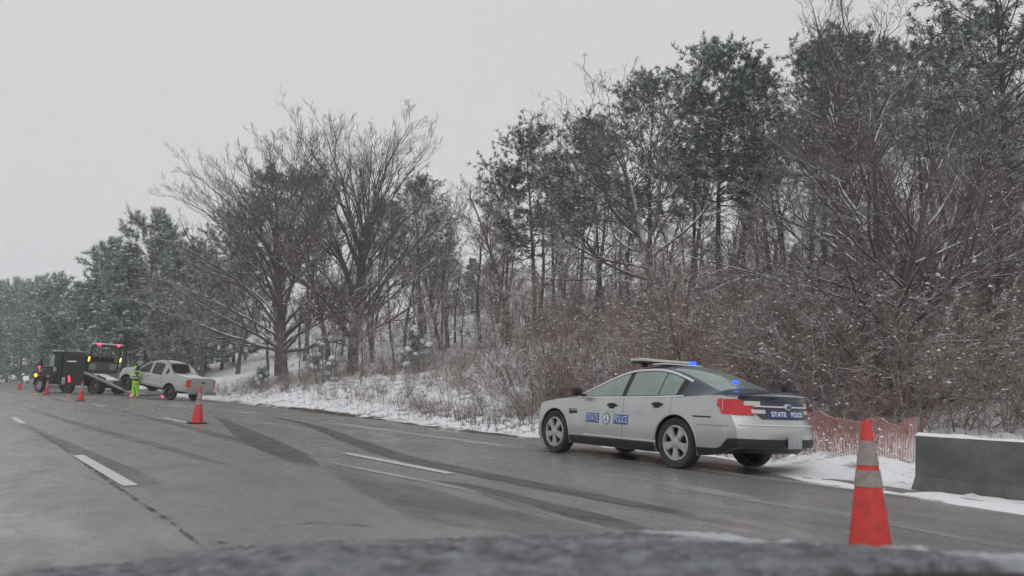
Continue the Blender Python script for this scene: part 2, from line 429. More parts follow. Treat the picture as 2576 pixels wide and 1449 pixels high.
def on_road(px, py):
    """plan point of the road seen at (px, py) of the 2576 px wide picture"""
    d = cam.rotation_euler.to_matrix() @ Vector(((px - 1288) / FPX, -(py - 724.5) / FPX, -1))
    t = -CAM_H / (d.z + CROSS * d.x)
    return d.x * t, d.y * t
def track(pts, w, material, lift, name='tyre_track'): ribbon(name, [on_road(*p) for p in pts], w, material, lift)
track([(540, 1046), (580, 1068), (640, 1102), (732, 1146), (800, 1180)], [.12, .35, .75, .6, .08], M_TRACK, .0045)
track([(660, 1042), (772, 1068), (880, 1106), (1000, 1148), (1138, 1178), (1330, 1218), (1600, 1270), (2000, 1350)], [.15, .35, .5, .5, .42, .4, .3, .2], M_TRACK, .005)
track([(1000, 1205), (1160, 1220), (1320, 1262), (1480, 1300), (1700, 1360)], [.1, .3, .42, .4, .2], M_TRACK, .0055)
track([(60, 1062), (160, 1128), (290, 1222), (430, 1315), (560, 1420)], [.03, .045, .05, .045, .03], M_CRACK, .006, 'tar_seam')
track([(40, 1060), (150, 1112), (330, 1196), (420, 1250)], [.1, .3, .4, .1], M_TRACK2, .0058)
track([(20, 1012), (180, 1062), (420, 1128), (640, 1190)], [.1, .3, .3, .1], M_TRACK2, .0057)
track([(150, 1000), (330, 1040), (560, 1098), (760, 1152)], [.1, .25, .4, .1], M_TRACK2, .0056)
track([(820, 1160), (1000, 1235), (1200, 1300), (1500, 1345)], [.3, .9, 1.1, .5], M_TRACK2, .0042)
track([(670, 1330), (790, 1316), (900, 1322), (960, 1330)], [.02, .03, .03, .02], M_CRACK, .0059, 'tar_seam')
for q in ((480, 1272), (560, 1366), (420, 1232), (1010, 1262), (690, 1224), (880, 1240), (1180, 1290)): track([(q[0] - 22, q[1] - 3), (q[0], q[1]), (q[0] + 25, q[1] + 3)], [.02, .06, .02], M_CRACK, .0063, 'pothole_mark')
track([(750, 1148), (940, 1186), (1200, 1240), (1500, 1330)], [.06, .12, .16, .1], M_SLUSH, .0065, 'slush_streak')
track([(330, 1012), (470, 1025), (620, 1036)], [.2, .9, .3], M_SLUSH, .007, 'slush_streak')
track([(620, 1030), (860, 1066), (1150, 1108), (1350, 1136)], [.15, .35, .3, .2], M_SLUSH, .0062, 'slush_streak')
track([(1500, 1190), (1700, 1222), (1900, 1258), (2200, 1310), (2576, 1385)], [.2, .35, .3, .25, .2], M_SLUSH, .0068, 'slush_streak')

# ------------------------------------------------------------------ trees
def unit(v): return v / np.maximum(np.linalg.norm(v, axis=-1, keepdims=True), 1e-9)

def grow(S, D, Ln, R0, npts, wob, trop, tip, r):
    """N branches at once: start, direction, length, base radius -> points, radii. trop pulls towards up (+) or down (-)"""
    n = len(S); P = np.zeros((n, npts, 3)); P[:, 0] = S
    d = unit(D.copy()); st = (Ln / (npts - 1))[:, None]
    tr = np.broadcast_to(np.asarray(trop, float), (n,))[:, None]
    for k in range(1, npts):
        d = unit(d + wob * r.normal(size=(n, 3)) + tr * np.array([[0, 0, 1.0]]))
        P[:, k] = P[:, k - 1] + d * st
    t = np.linspace(0, 1, npts)[None, :]
    R = R0[:, None] * (1 - t * (1 - tip))
    return P, R

def children(P, R, per, t0, t1, ang, lenf, radf, r, up_bias=0.0, flat=1.0):
    """branch starts along parents. ang(t), lenf(t) are functions of the place t along the parent"""
    n, k, _ = P.shape
    t = t0 + (t1 - t0) * (np.arange(per)[None, :] + r.random((n, per))) / per
    f = t * (k - 1); i = np.minimum(f.astype(int), k - 2); u = (f - i)[..., None]
    ii = np.arange(n)[:, None]
    S = P[ii, i] * (1 - u) + P[ii, i + 1] * u
    T = unit(P[ii, i + 1] - P[ii, i])
    rad = R[ii, i] * (1 - u[..., 0]) + R[ii, i + 1] * u[..., 0]
    q = unit(r.normal(size=S.shape) * np.array([1, 1, flat]) + np.array([0, 0, up_bias]))
    q = unit(q - (q * T).sum(-1, keepdims=True) * T)
    a = ang(t) * (1 + .22 * r.normal(size=t.shape))
    D = T * np.cos(a)[..., None] + q * np.sin(a)[..., None]
    Ln = lenf(t) * (.75 + .5 * r.random(t.shape))
    Lp = np.linalg.norm(np.diff(P, axis=1), axis=-1).sum(1)
    return S.reshape(-1, 3), D.reshape(-1, 3), (Ln * Lp[:, None]).ravel(), (rad * radf).ravel()

def tube_geo(P, R, sides):
    n, k, _ = P.shape
    T = np.gradient(P, axis=1); T = unit(T)
    ref = np.where(np.abs(T[..., 2:3]) < .9, np.array([0, 0, 1.0]), np.array([1.0, 0, 0]))
    A = unit(np.cross(T, ref)); B = np.cross(A, T)
    q = 2 * np.pi * np.arange(sides) / sides + np.pi / 2
    V = P[:, :, None] + R[:, :, None, None] * (A[:, :, None] * np.cos(q)[None, None, :, None] + B[:, :, None] * np.sin(q)[None, None, :, None])
    idx = np.arange(n * k * sides).reshape(n, k, sides); nx_ = np.roll(idx, -1, axis=2)
    F = np.stack([idx[:, :-1], nx_[:, :-1], nx_[:, 1:], idx[:, 1:]], -1).reshape(-1, 4)
    return V.reshape(-1, 3), F

def join(geos):
    V = []; F = []; k = 0
    for v, f in geos: V.append(v); F.append(f + k); k += len(v)
    return np.concatenate(V), np.concatenate(F)

def blob_geo(C, size, r, flat=.55):
    """small lumpy octahedra (snow clumps)"""
    n = len(C)
    base = np.array([[1, 0, 0], [0, 1, 0], [-1, 0, 0], [0, -1, 0], [0, 0, 1], [0, 0, -.6]], float)
    sz = np.broadcast_to(np.asarray(size, float), (n,))
    V = base[None] * (sz[:, None, None] * (.6 + .8 * r.random((n, 6, 1)))) * np.array([1, 1, flat])
    a = r.random(n) * 6.28; c, s = np.cos(a), np.sin(a)
    X = V[..., 0] * c[:, None] - V[..., 1] * s[:, None]; Y = V[..., 0] * s[:, None] + V[..., 1] * c[:, None]
    V = np.stack([X, Y, V[..., 2]], -1) + C[:, None]
    f = np.array([[0, 1, 4], [1, 2, 4], [2, 3, 4], [3, 0, 4], [1, 0, 5], [2, 1, 5], [3, 2, 5], [0, 3, 5]])
    F = (np.arange(n) * 6)[:, None, None] + f[None]
    return V.reshape(-1, 3), F.reshape(-1, 3)

M_BARK = bark_mat('bark_grey_brown', (.105, .087, .078), (.175, .146, .132), .18, .42)
M_BARKD = bark_mat('bark_dark', (.085, .070, .063), (.14, .114, .103), .15, .40)
M_TWIG = bark_mat('twig_brown', (.175, .118, .100), (.235, .168, .142), .2, .65, .9)
M_TWIGR = bark_mat('twig_red_brown', (.24, .14, .11), (.30, .19, .155), .3, .8, .7)
M_TWIGD = bark_mat('twig_dark', (.105, .085, .077), (.155, .126, .114), .38, .8, .9)
M_PBARK = bark_mat('pine_bark', (.055, .042, .036), (.10, .075, .062), .5, .8, .8)
def needle_mat(name, a, b_):
    m = bpy.data.materials.new(name); m.use_nodes = True
    nt = m.node_tree; bs = nt.nodes['Principled BSDF']; N = nt.nodes.new; K = nt.links.new
    bs.inputs['Roughness'].default_value = .7; bs.inputs['Specular IOR Level'].default_value = .25
    tc = N('ShaderNodeTexCoord'); n = N('ShaderNodeTexNoise'); n.inputs['Scale'].default_value = 1.1; n.inputs['Detail'].default_value = 3
    mx = N('ShaderNodeMixRGB'); mx.inputs[1].default_value = (*a, 1); mx.inputs[2].default_value = (*b_, 1)
    K(tc.outputs['Object'], n.inputs['Vector']); K(n.outputs['Fac'], mx.inputs[0]); K(mx.outputs[0], bs.inputs['Base Color'])
    return m
M_NEEDLE = needle_mat('pine_needles', (.056, .084, .054), (.112, .142, .096))
M_NEEDLEL = needle_mat('pine_needles_pale', (.090, .128, .098), (.145, .182, .145))  # pale from snow dusting, and from distance haze painted into the green
M_FROST = mat('frosted_needles', (.48, .53, .52), .8, spec=.2)
M_SNOW = mat('clump_snow', (.82, .84, .86), .8, spec=.2)

def bare_tree(seed, H, r0, trunk_frac, limbs, t0, ang0, ang1, limb_len, sub=(8, 6, 4, 2), forks=1, lean=(0, 0), trop=.06, wob=.12, twig=.006, low_flat=.0, spread=.28, W=None, lens=(.95, .62), tip=.18):
    """-> (trunk mesh data, crown mesh data)"""
    r = np.random.default_rng(seed)
    S = np.zeros((forks, 3)); S[:, 2] = -.4
    D = np.tile([[lean[0], lean[1], 1.0]], (forks, 1)) + (r.normal(size=(forks, 3)) * spread * np.array([1, 1, 0]) if forks > 1 else 0)
    P0, R0 = grow(S, D, np.full(forks, H * trunk_frac) * (.85 + .3 * r.random(forks) if forks > 1 else 1), np.full(forks, r0), 14, wob * .35, .02, tip, r)
    R0[:, 0] *= 1.35
    geo_t = [tube_geo(P0, R0, 9)]
    ang = lambda t: ang0 + (ang1 - ang0) * t
    s1 = children(P0, R0, limbs, t0, 1.0, ang, lambda t: limb_len * (lens[0] + (lens[1] - lens[0]) * t) * (.7 + .3 * np.clip(t / .35, 0, 1)), .55, r, low_flat, 1)
    P1, R1 = grow(*s1, 9, wob, trop, .22, r)
    geo_t.append(tube_geo(P1, R1, 6))
    s2 = children(P1, R1, sub[0], .18, 1.0, lambda t: .75 - .2 * t, lambda t: .55 * (1.1 - .55 * t), .6, r, .3, .8)
    P2, R2 = grow(*s2, 7, wob, trop * 1.1, .3, r)
    geo_c = [tube_geo(P2, np.maximum(R2, twig), 4)]
    s3 = children(P2, R2, sub[1], .15, 1.0, lambda t: .7 - .2 * t, lambda t: .5 * (1.1 - .5 * t), .6, r, .3, .8)
    P3, R3 = grow(*s3, 5, wob * 1.1, trop * 1.2, .4, r)
    geo_c.append(tube_geo(P3, np.maximum(R3, twig), 3))
    s4 = children(P3, R3, sub[2], .2, 1.0, lambda t: .65 + 0 * t, lambda t: .5 * (1.1 - .4 * t), .7, r, .4, .8)
    P4, R4 = grow(*s4, 4, wob, trop, .5, r)
    geo_c.append(tube_geo(P4, np.maximum(R4, twig * .8), 3))
    if len(sub) > 3 and sub[3]:
        s5 = children(P4, R4, sub[3], .3, 1.0, lambda t: .6 + 0 * t, lambda t: .55 + 0 * t, .8, r, .3, .8)
        P5, R5 = grow(*s5, 3, wob, trop, .6, r)
        geo_c.append(tube_geo(P5, np.maximum(R5, twig * .65), 3))
    gt, gc = join(geo_t), join(geo_c)
    top = np.percentile(gc[0][:, 2], 99.7); k = H / top
    kw = k
    if W:
        q = np.percentile(np.abs(gc[0][:, :2] - np.median(gc[0][:, :2], axis=0)), 98, axis=0).mean() * 2
        kw = W / q
    sc_ = np.array([kw, kw, k])
    # keep the stems' thickness when the spread is changed
    return (gt[0] * sc_, gt[1]), (gc[0] * sc_, gc[1]), (P3 * sc_, P4 * sc_)

def dome_tree(seed, H, Rx, r0, cz, n=26, fork=.62, sub=(9, 6, 4, 2), twig=.009, wob=.075, lean=(0, 0), off=(0, 0)):
    """broad crowned tree: limbs leave the trunk and curve out to a dome"""
    r = np.random.default_rng(seed)
    P0, R0 = grow(np.array([[0, 0, -.4]]), np.array([[lean[0], lean[1], 1.0]]), np.array([H * fork]), np.array([r0]), 14, .03, .02, .42, r)
    R0[:, 0] *= 1.3
    e = np.linspace(-.12, 1.35, n) + r.normal(size=n) * .05
    az = np.arange(n) * 2.399 + r.normal(size=n) * .3
    k = np.where(np.arange(n) % 3 == 2, .72, 1.0) * (.92 + .12 * r.random(n))
    Rz = H * .93 - cz
    E = np.stack([off[0] + Rx * np.cos(e) * np.cos(az), off[1] + Rx * np.cos(e) * np.sin(az), cz + Rz * np.sin(e)], -1)
    E = np.array([0, 0, cz * .8]) + (E - np.array([0, 0, cz * .8])) * k[:, None]
    t = np.clip(.22 + .85 * np.clip(e, 0, 1.5) / 1.5, 0, .97); f = t * 13; i = np.minimum(f.astype(int), 12); u = (f - i)[:, None]
    S = P0[0, i] * (1 - u) + P0[0, i + 1] * u; rs = R0[0, i]
    h = E - S
    C = S + h * np.array([.42, .42, .62]) + np.array([0, 0, 1]) * (.10 * np.linalg.norm(h, axis=1))[:, None] * np.where(e < .25, -.6, 1.0)[:, None]
    q = np.linspace(0, 1, 11)[None, :, None]
    P1 = S[:, None] * (1 - q)**2 + 2 * C[:, None] * q * (1 - q) + E[:, None] * q**2
    P1[:, 1:] += np.cumsum(r.normal(size=(n, 10, 3)) * .07, axis=1)
    R1 = (rs * .46)[:, None] * (1 - .86 * np.linspace(0, 1, 11)[None, :]**.8)
    gt = [tube_geo(P0, R0, 9), tube_geo(P1, np.maximum(R1, .02), 6)]
    s2 = children(P1, R1, sub[0], .22, 1.0, lambda t: .62 - .18 * t, lambda t: .40 * (1.1 - .62 * t), .62, r, .35, .8)
    P2, R2 = grow(*s2, 7, wob, .035, .3, r); gc = [tube_geo(P2, np.maximum(R2, twig * 1.2), 4)]
    s3 = children(P2, R2, sub[1], .15, 1.0, lambda t: .6 - .15 * t, lambda t: .48 * (1.1 - .5 * t), .6, r, .3, .8)
    P3, R3 = grow(*s3, 5, wob, .04, .4, r); gc.append(tube_geo(P3, np.maximum(R3, twig), 3))
    s4 = children(P3, R3, sub[2], .2, 1.0, lambda t: .55 + 0 * t, lambda t: .5 * (1.1 - .4 * t), .7, r, .3, .8)
    P4, R4 = grow(*s4, 4, wob, .04, .5, r); gc.append(tube_geo(P4, np.maximum(R4, twig * .8), 3))
    s5 = children(P4, R4, sub[3], .3, 1.0, lambda t: .5 + 0 * t, lambda t: .55 + 0 * t, .8, r, .3, .8)
    P5, R5 = grow(*s5, 3, wob, .04, .6, r); gc.append(tube_geo(P5, np.maximum(R5, twig * .65), 3))
    return join(gt), join(gc), (P3, P4)

def put_tree(name, trunk_me, crown_me, x, y, rot=0, s=1.0, label=None, cat='tree', group=None, extra=None, sink=0.0, tilt=(0, 0)):
    t = empty(name, (x, y, gz(x, y) - sink), (tilt[0], tilt[1], rot)); t.scale = (s, s, s)
    link('trunk', trunk_me, t); link('crown', crown_me, t)
    if extra is not None: link('snow_load', extra, t)['kind'] = 'stuff'
    tag(t, label, cat, group)
    return t

def bare_meshes(key, mats=(M_BARK, M_TWIG), snow=0, snow_size=.05, **kw):
    gt, gc, pts = (dome_tree if 'Rx' in kw else bare_tree)(**kw)
    a = np_mesh(key + '_trunk', *gt, mats[0]); b = np_mesh(key + '_crown', *gc, mats[1]); e = None
    if snow:
        r = np.random.default_rng(kw['seed'] + 99); pool = np.concatenate([p[:, 1:-1].reshape(-1, 3) for p in pts])
        C = pool[r.integers(0, len(pool), snow)] + np.array([0, 0, snow_size * .35])
        e = np_mesh(key + '_snow', *blob_geo(C, snow_size * (.5 + r.random(snow)), r), M_SNOW, smooth=True)
    return a, b, e

def pine(seed, H, r0, crown0, nb, blen, tufts=3, droop=-.01, snow=.35, needle=.30, wob=.05, snow_k=1.0, blobs=.45, mats=(M_PBARK, M_NEEDLE), ang_lo=1.45, shape=None, dead=10):
    r = np.random.default_rng(seed)
    P0, R0 = grow(np.array([[0, 0, -.4]]), np.array([[.03 * r.normal(), .03 * r.normal(), 1.0]]), np.array([H]), np.array([r0]), 16, .02, .01, .12, r)
    geo_t = [tube_geo(P0, R0, 8)]
    shape = shape or (lambda t: blen * (0.35 + 1.0 * np.sin(np.clip((t - crown0) / (1 - crown0), 0, 1) * 2.6 + .35)) / H)
    S, D, Ln, Rr = children(P0, R0, nb, crown0, 1.0, lambda t: ang_lo - .75 * np.clip((t - crown0) / (1 - crown0), 0, 1)**1.5, lambda t: np.maximum(shape(t), .25 / H), .42, r)
    P1, R1 = grow(S, D, Ln, np.maximum(Rr, .02), 6, .10, droop + .06, .3, r)
    geo_t.append(tube_geo(P1, R1, 4))
    if dead:
        s = children(P0, R0, dead, .25, crown0, lambda t: 1.5 + 0 * t, lambda t: .07 + 0 * t, .25, r)
        Pd, Rd = grow(*s, 4, .12, -.02, .3, r); geo_t.append(tube_geo(Pd, Rd, 3))
    s2 = children(P1, R1, 5, .25, 1.0, lambda t: .8 + 0 * t, lambda t: .45 - .15 * t, .6, r, .15, .5)
    P2, R2 = grow(*s2, 4, .12, .05, .4, r)
    geo_t.append(tube_geo(P2, np.maximum(R2, .008), 3))
    ends = np.concatenate([P2[:, 3], P2[:, 2], P1[:, 5], P1[:, 4]] + ([P2[:, 1]] if tufts > 2 else []))
    dirs = np.concatenate([P2[:, 3] - P2[:, 2], P2[:, 2] - P2[:, 1], P1[:, 5] - P1[:, 4], P1[:, 5] - P1[:, 4]] + ([P2[:, 1] - P2[:, 0]] if tufts > 2 else []))
    dirs = unit(dirs) + np.array([0, 0, .35])
    k = 15
    c = np.repeat(ends, k, axis=0); a = np.repeat(unit(dirs), k, axis=0)
    d = unit(a * .75 + r.normal(size=c.shape) * .62)
    ln = needle * (.6 + .7 * r.random((len(c), 1)))
    side = unit(np.cross(d, r.normal(size=d.shape))) * (.024 + .016 * r.random((len(c), 1)))
    o = c + r.normal(size=c.shape) * .06
    V = np.stack([o - side, o + side, o + d * ln + side * .25, o + d * ln - side * .25], 1).reshape(-1, 3)
    Fn = np.arange(len(V)).reshape(-1, 4)
    pick = r.random(len(ends)) < snow
    fm = (np.repeat(r.random(len(ends)) < snow * 1.5, k) & (r.random(len(c)) < .5)).astype(int)
    pick &= r.random(len(ends)) < blobs
    C = ends[pick] + np.array([0, 0, .07]) + unit(dirs[pick]) * needle * .3
    snow_geo = blob_geo(C, snow_k * needle * (.2 + .4 * r.random(len(C))), r, .5 / snow_k) if len(C) else None
    return join(geo_t), (V, Fn), snow_geo, fm

def pine_meshes(key, mats=(M_PBARK, M_NEEDLE), **kw):
    gt, gn, gs, fm = pine(mats=mats, **kw)
    return (np_mesh(key + '_trunk', *gt, mats[0]), np_mesh(key + '_crown', *gn, [mats[1], M_FROST], fm, smooth=False),
            np_mesh(key + '_snow', *gs, M_SNOW) if gs else None)

# ------------------------------------------------------------------ vehicles: a body surface that panels, glass and lettering are laid on
M_SILVER = mat('silver_paint', (.50, .515, .51), .27, metal=.55, coat=.4, noise=(3.0, (.43, .435, .425), .7))
M_NAVY = mat('navy_paint', (.020, .024, .050), .28, coat=.4, noise=(4, (.032, .035, .058), .6))
M_BLACK = mat('black_trim', (.018, .018, .019), .55)
M_BLACKG = mat('black_gloss', (.012, .012, .014), .22, coat=.3, noise=(5, (.03, .03, .032), .6))
M_TYRE = mat('tyre_rubber', (.022, .022, .022), .75, noise=(6, (.055, .053, .05), .6))
M_ALLOY = mat('alloy', (.50, .50, .50), .35, metal=.5, noise=(9, (.33, .32, .31), .7))
M_WELL = mat('wheel_well', (.010, .010, .010), .9)
M_GLASS = mat('pale_teal_glass', (.17, .235, .215), .07, spec=.6, noise=(2.2, (.27, .335, .31), .9))  # opaque; the pale tone paints in daylight seen through the far windows
M_GLASSD = mat('tinted_glass', (.020, .024, .026), .06, spec=.6)
M_WHITEG = mat('bright_trim', (.66, .66, .69), .3, metal=.2)
M_RED = mat('red_lens', (.42, .012, .020), .18, coat=.4, emit=(1, .03, .05), emit_s=.1)
M_REDLIT = mat('red_lamp_lit', (.8, .02, .03), .3, emit=(1, .02, .06), emit_s=5)
M_BLUELIT = mat('blue_lamp_lit', (.02, .05, .7), .3, emit=(.012, .045, 1), emit_s=4.5)
M_AMBERLIT = mat('amber_lamp_lit', (.8, .35, .02), .3, emit=(1, .42, .03), emit_s=3.5)
M_CLEAR = mat('clear_lens', (.62, .60, .55), .15, coat=.4)
M_DECAL = mat('decal_blue', (.035, .085, .36), .45)
M_DECALW = mat('decal_white', (.74, .77, .80), .5)
M_PLATE = mat('plate_grey', (.42, .42, .43), .5, noise=(25, (.25, .25, .30), .8))

class Body:
    def __init__(s, zt, zs, ze, w, wr, zb, x0, x1, p=2.3, deform=None, prof=((0, .06), (.14, .018), (.42, 0), (.74, .012), (.9, .03), (1, .055))):
        s.zt, s.zs, s.ze, s.w, s.wr, s.zb = [lerp_prof(*q) for q in (zt, zs, ze, w, wr, zb)]
        s.x0, s.x1, s.p = x0, x1, p; s.dfm = deform or (lambda x, y, z: (x, y, z)); s.prof = lerp_prof(*zip(*prof))
    def side_y(s, x, z):
        zs, zb, ze, w, wr = s.zs(x), s.zb(x), max(s.ze(x), s.zs(x) + .005), s.w(x), s.wr(x)
        if z <= zs: return float(w - s.prof((z - zb) / max(zs - zb, .01)))
        t = min(max((z - zs) / (ze - zs), 0), 1.15)
        y0 = w - .055; return float(y0 + (min(wr, y0) - y0) * (t * .85 + .15 * t * t))
    def side(s, x, z, off=0.0, sgn=1):
        up = .35 * off if z > s.zs(x) else 0
        X, Y, Z = s.dfm(x, s.side_y(x, z) + off, z + up); return Vector((X, sgn * Y, Z))
    def top(s, x, t, off=0.0):
        ze = max(s.ze(x), s.zs(x) + .005); wr = min(s.wr(x), s.w(x) - .055)
        X, Y, Z = s.dfm(x, abs(t) * wr, float(ze + (s.zt(x) - ze) * (1 - abs(t)**s.p)) + off); return Vector((X, math.copysign(Y, t), Z))
    def end(s, y, z, off=0.0, front=False):
        x = s.x1 + off if front else s.x0 - off
        X, Y, Z = s.dfm(x, abs(y), z); return Vector((X, math.copysign(Y, y), Z))
    def half(s, x):
        zs, zb, ze = float(s.zs(x)), float(s.zb(x)), float(max(s.ze(x), s.zs(x) + .005))
        pts = [(0, zb + .03), (s.side_y(x, zb) * .6, zb + .01)]
        for q in (0, .07, .14, .28, .42, .58, .74, .9, 1): z = zb + (zs - zb) * q; pts.append((s.side_y(x, z), z))
        for t in (.25, .5, .75, 1): z = zs + (ze - zs) * t; pts.append((s.side_y(x, z), z))
        wr = min(float(s.wr(x)), float(s.w(x)) - .055)
        for t in (.93, .82, .66, .45, .22, 0): pts.append((wr * t, float(ze + (s.zt(x) - ze) * (1 - t**s.p))))
        return pts
    def shell(s, name, mats, region, arches, parent, n=84, arch_r=.39, arch_depth=.30, arch_z=.36):
        """closed body; region(x, z, strip) -> material slot"""
        xs = np.unique(np.concatenate([np.linspace(s.x0, s.x1, n)]))
        bm = bmesh.new(); rows = []
        for x in xs:
            h = s.half(float(x)); row = []
            for y, z in h: row.append(bm.verts.new(s.dfm(float(x), y, z)))
            lrow = [row[0]] + [bm.verts.new((v.co.x, -v.co.y, v.co.z)) for v in row[1:-1]] + [row[-1]]
            rows.append((row, lrow))
        k = len(rows[0][0])
        for i in range(len(xs) - 1):
            xm = (xs[i] + xs[i + 1]) / 2
            for j in range(k - 1):
                for sgn in (0, 1):
                    a, b_, c, d = rows[i][sgn][j], rows[i + 1][sgn][j], rows[i + 1][sgn][j + 1], rows[i][sgn][j + 1]
                    if a is d: continue
                    vs = [a, b_, c, d] if sgn == 0 else [d, c, b_, a]
                    vs2 = []
                    for v in vs:
                        if v not in vs2: vs2.append(v)
                    f = bm.faces.new(vs2)
                    strip = 'under' if j < 2 else 'side' if j < 10 else 'house' if j < 14 else 'top'
                    zm = sum(v.co.z for v in vs2) / len(vs2)
                    f.material_index = region(xm, zm, strip)
        for i, front in ((0, False), (len(xs) - 1, True)):
            prev = None
            R, Lr = rows[i]
            for j in range(k):
                h = s.half(float(xs[i]))[j]
                line = [R[j]]
                if 0 < j < k - 1:
                    for t in np.linspace(1, -1, 11)[1:-1]:
                        X, Y, Z = s.dfm(float(xs[i]), abs(t) * h[0], h[1]); line.append(bm.verts.new((X, math.copysign(Y, t), Z)))
                    line.append(Lr[j])
                else: line = [R[j]] * 11
                if prev:
                    for q in range(10):
                        vs2 = []
                        for v in ([prev[q], prev[q + 1], line[q + 1], line[q]] if front else [line[q], line[q + 1], prev[q + 1], prev[q]]):
                            if v not in vs2: vs2.append(v)
                        if len(vs2) > 2:
                            f = bm.faces.new(vs2); f.material_index = region(s.x1 if front else s.x0, sum(v.co.z for v in vs2) / len(vs2), 'end')
                prev = line
        bmesh.ops.remove_doubles(bm, verts=bm.verts[:], dist=1e-4)
        bmesh.ops.recalc_face_normals(bm, faces=bm.faces[:])
        me = bpy.data.meshes.new(name); bm.to_mesh(me); bm.free()
        for m in mats: me.materials.append(m)
        o = link(name, me, None)
        cut = []
        for ax in arches:
            for sgn in (1, -1):
                c = MB(); wy = float(s.w(ax))
                c.lathe([(0, 0), (arch_r, 0), (arch_r, 1), (0, 1)], 40, Matrix.Translation((ax, sgn * (wy - arch_depth), arch_z)) @ Euler((math.radians(-90 * sgn), 0, 0)).to_matrix().to_4x4())
                co = c.build('arch_cutter', mats, None, smooth=0)
                b2 = bmesh.new(); b2.from_mesh(co.data); bmesh.ops.remove_doubles(b2, verts=b2.verts[:], dist=1e-5); bmesh.ops.recalc_face_normals(b2, faces=b2.faces[:])
                for f in b2.faces: f.material_index = len(mats) - 1
                b2.to_mesh(co.data); b2.free()
                cut.append(co)
        jb = bmesh.new()
        for c in cut: jb.from_mesh(c.data)
        jm = bpy.data.meshes.new('cutters'); jb.to_mesh(jm); jb.free()
        for m in mats: jm.materials.append(m)
        jo = link('cutters', jm); cut.append(jo)
        md = o.modifiers.new('cut', 'BOOLEAN'); md.operation = 'DIFFERENCE'; md.object = jo; md.solver = 'MANIFOLD'
        bpy.context.view_layer.update()
        dg = bpy.context.evaluated_depsgraph_get()
        me2 = bpy.data.meshes.new_from_object(o.evaluated_get(dg)); me2.name = name
        bpy.data.objects.remove(o)
        for c in cut: bpy.data.objects.remove(c)
        me2.shade_smooth(); me2.set_sharp_from_angle(angle=math.radians(32))
        return link(name, me2, parent)

def patch(fn, us, lo, hi, nv, name, material, parent, thick=.012, smooth=30):
    """sheet over a body surface: fn(u, v, off); v runs lo(u)..hi(u); has thickness"""
    mb = MB(); nu = len(us); V = []
    for lay in (1, 0):
        for u in us:
            a, b_ = lo(u), hi(u)
            for k in range(nv): V.append(fn(u, a + (b_ - a) * k / (nv - 1), 0.0 if lay else -thick))
    N1 = nu * nv; Fs = []
    for i in range(nu - 1):
        for k in range(nv - 1):
            q = [i * nv + k, (i + 1) * nv + k, (i + 1) * nv + k + 1, i * nv + k + 1]
            Fs.append(q); Fs.append([N1 + z for z in q[::-1]])
    for i in range(nu - 1):
        for k, rev in ((0, 0), (nv - 1, 1)):
            q = [i * nv + k, (i + 1) * nv + k, N1 + (i + 1) * nv + k, N1 + i * nv + k]; Fs.append(q if rev else q[::-1])
    for k in range(nv - 1):
        for i, rev in ((0, 1), (nu - 1, 0)):
            q = [i * nv + k, i * nv + k + 1, N1 + i * nv + k + 1, N1 + i * nv + k]; Fs.append(q if rev else q[::-1])
    mb.add(V, Fs)
    return mb.build(name, material, parent, smooth=smooth)

def const(c): return lambda u: c

def text_geo(txt, size, bold=.0):
    cu = bpy.data.curves.new('t', 'FONT'); cu.body = txt; cu.size = size; cu.align_x = 'CENTER'; cu.align_y = 'CENTER'; cu.offset = bold
    o = link('t', cu); bpy.context.view_layer.update()
    me = bpy.data.meshes.new_from_object(o.evaluated_get(bpy.context.evaluated_depsgraph_get()))
    bpy.data.objects.remove(o)
    V = [tuple(v.co) for v in me.vertices]; Fs = [list(p.vertices) for p in me.polygons]
    bpy.data.meshes.remove(me)
    return V, Fs
def lettering(txt, size, fn, name, material, parent, wide=1.0, bold=.0):
    """fn(u, v) lays the flat letters on a surface"""
    V, Fs = text_geo(txt, size, bold); mb = MB(); mb.add([fn(v[0] * wide, v[1]) for v in V], Fs)
    return mb.build(name, material, parent, smooth=0)

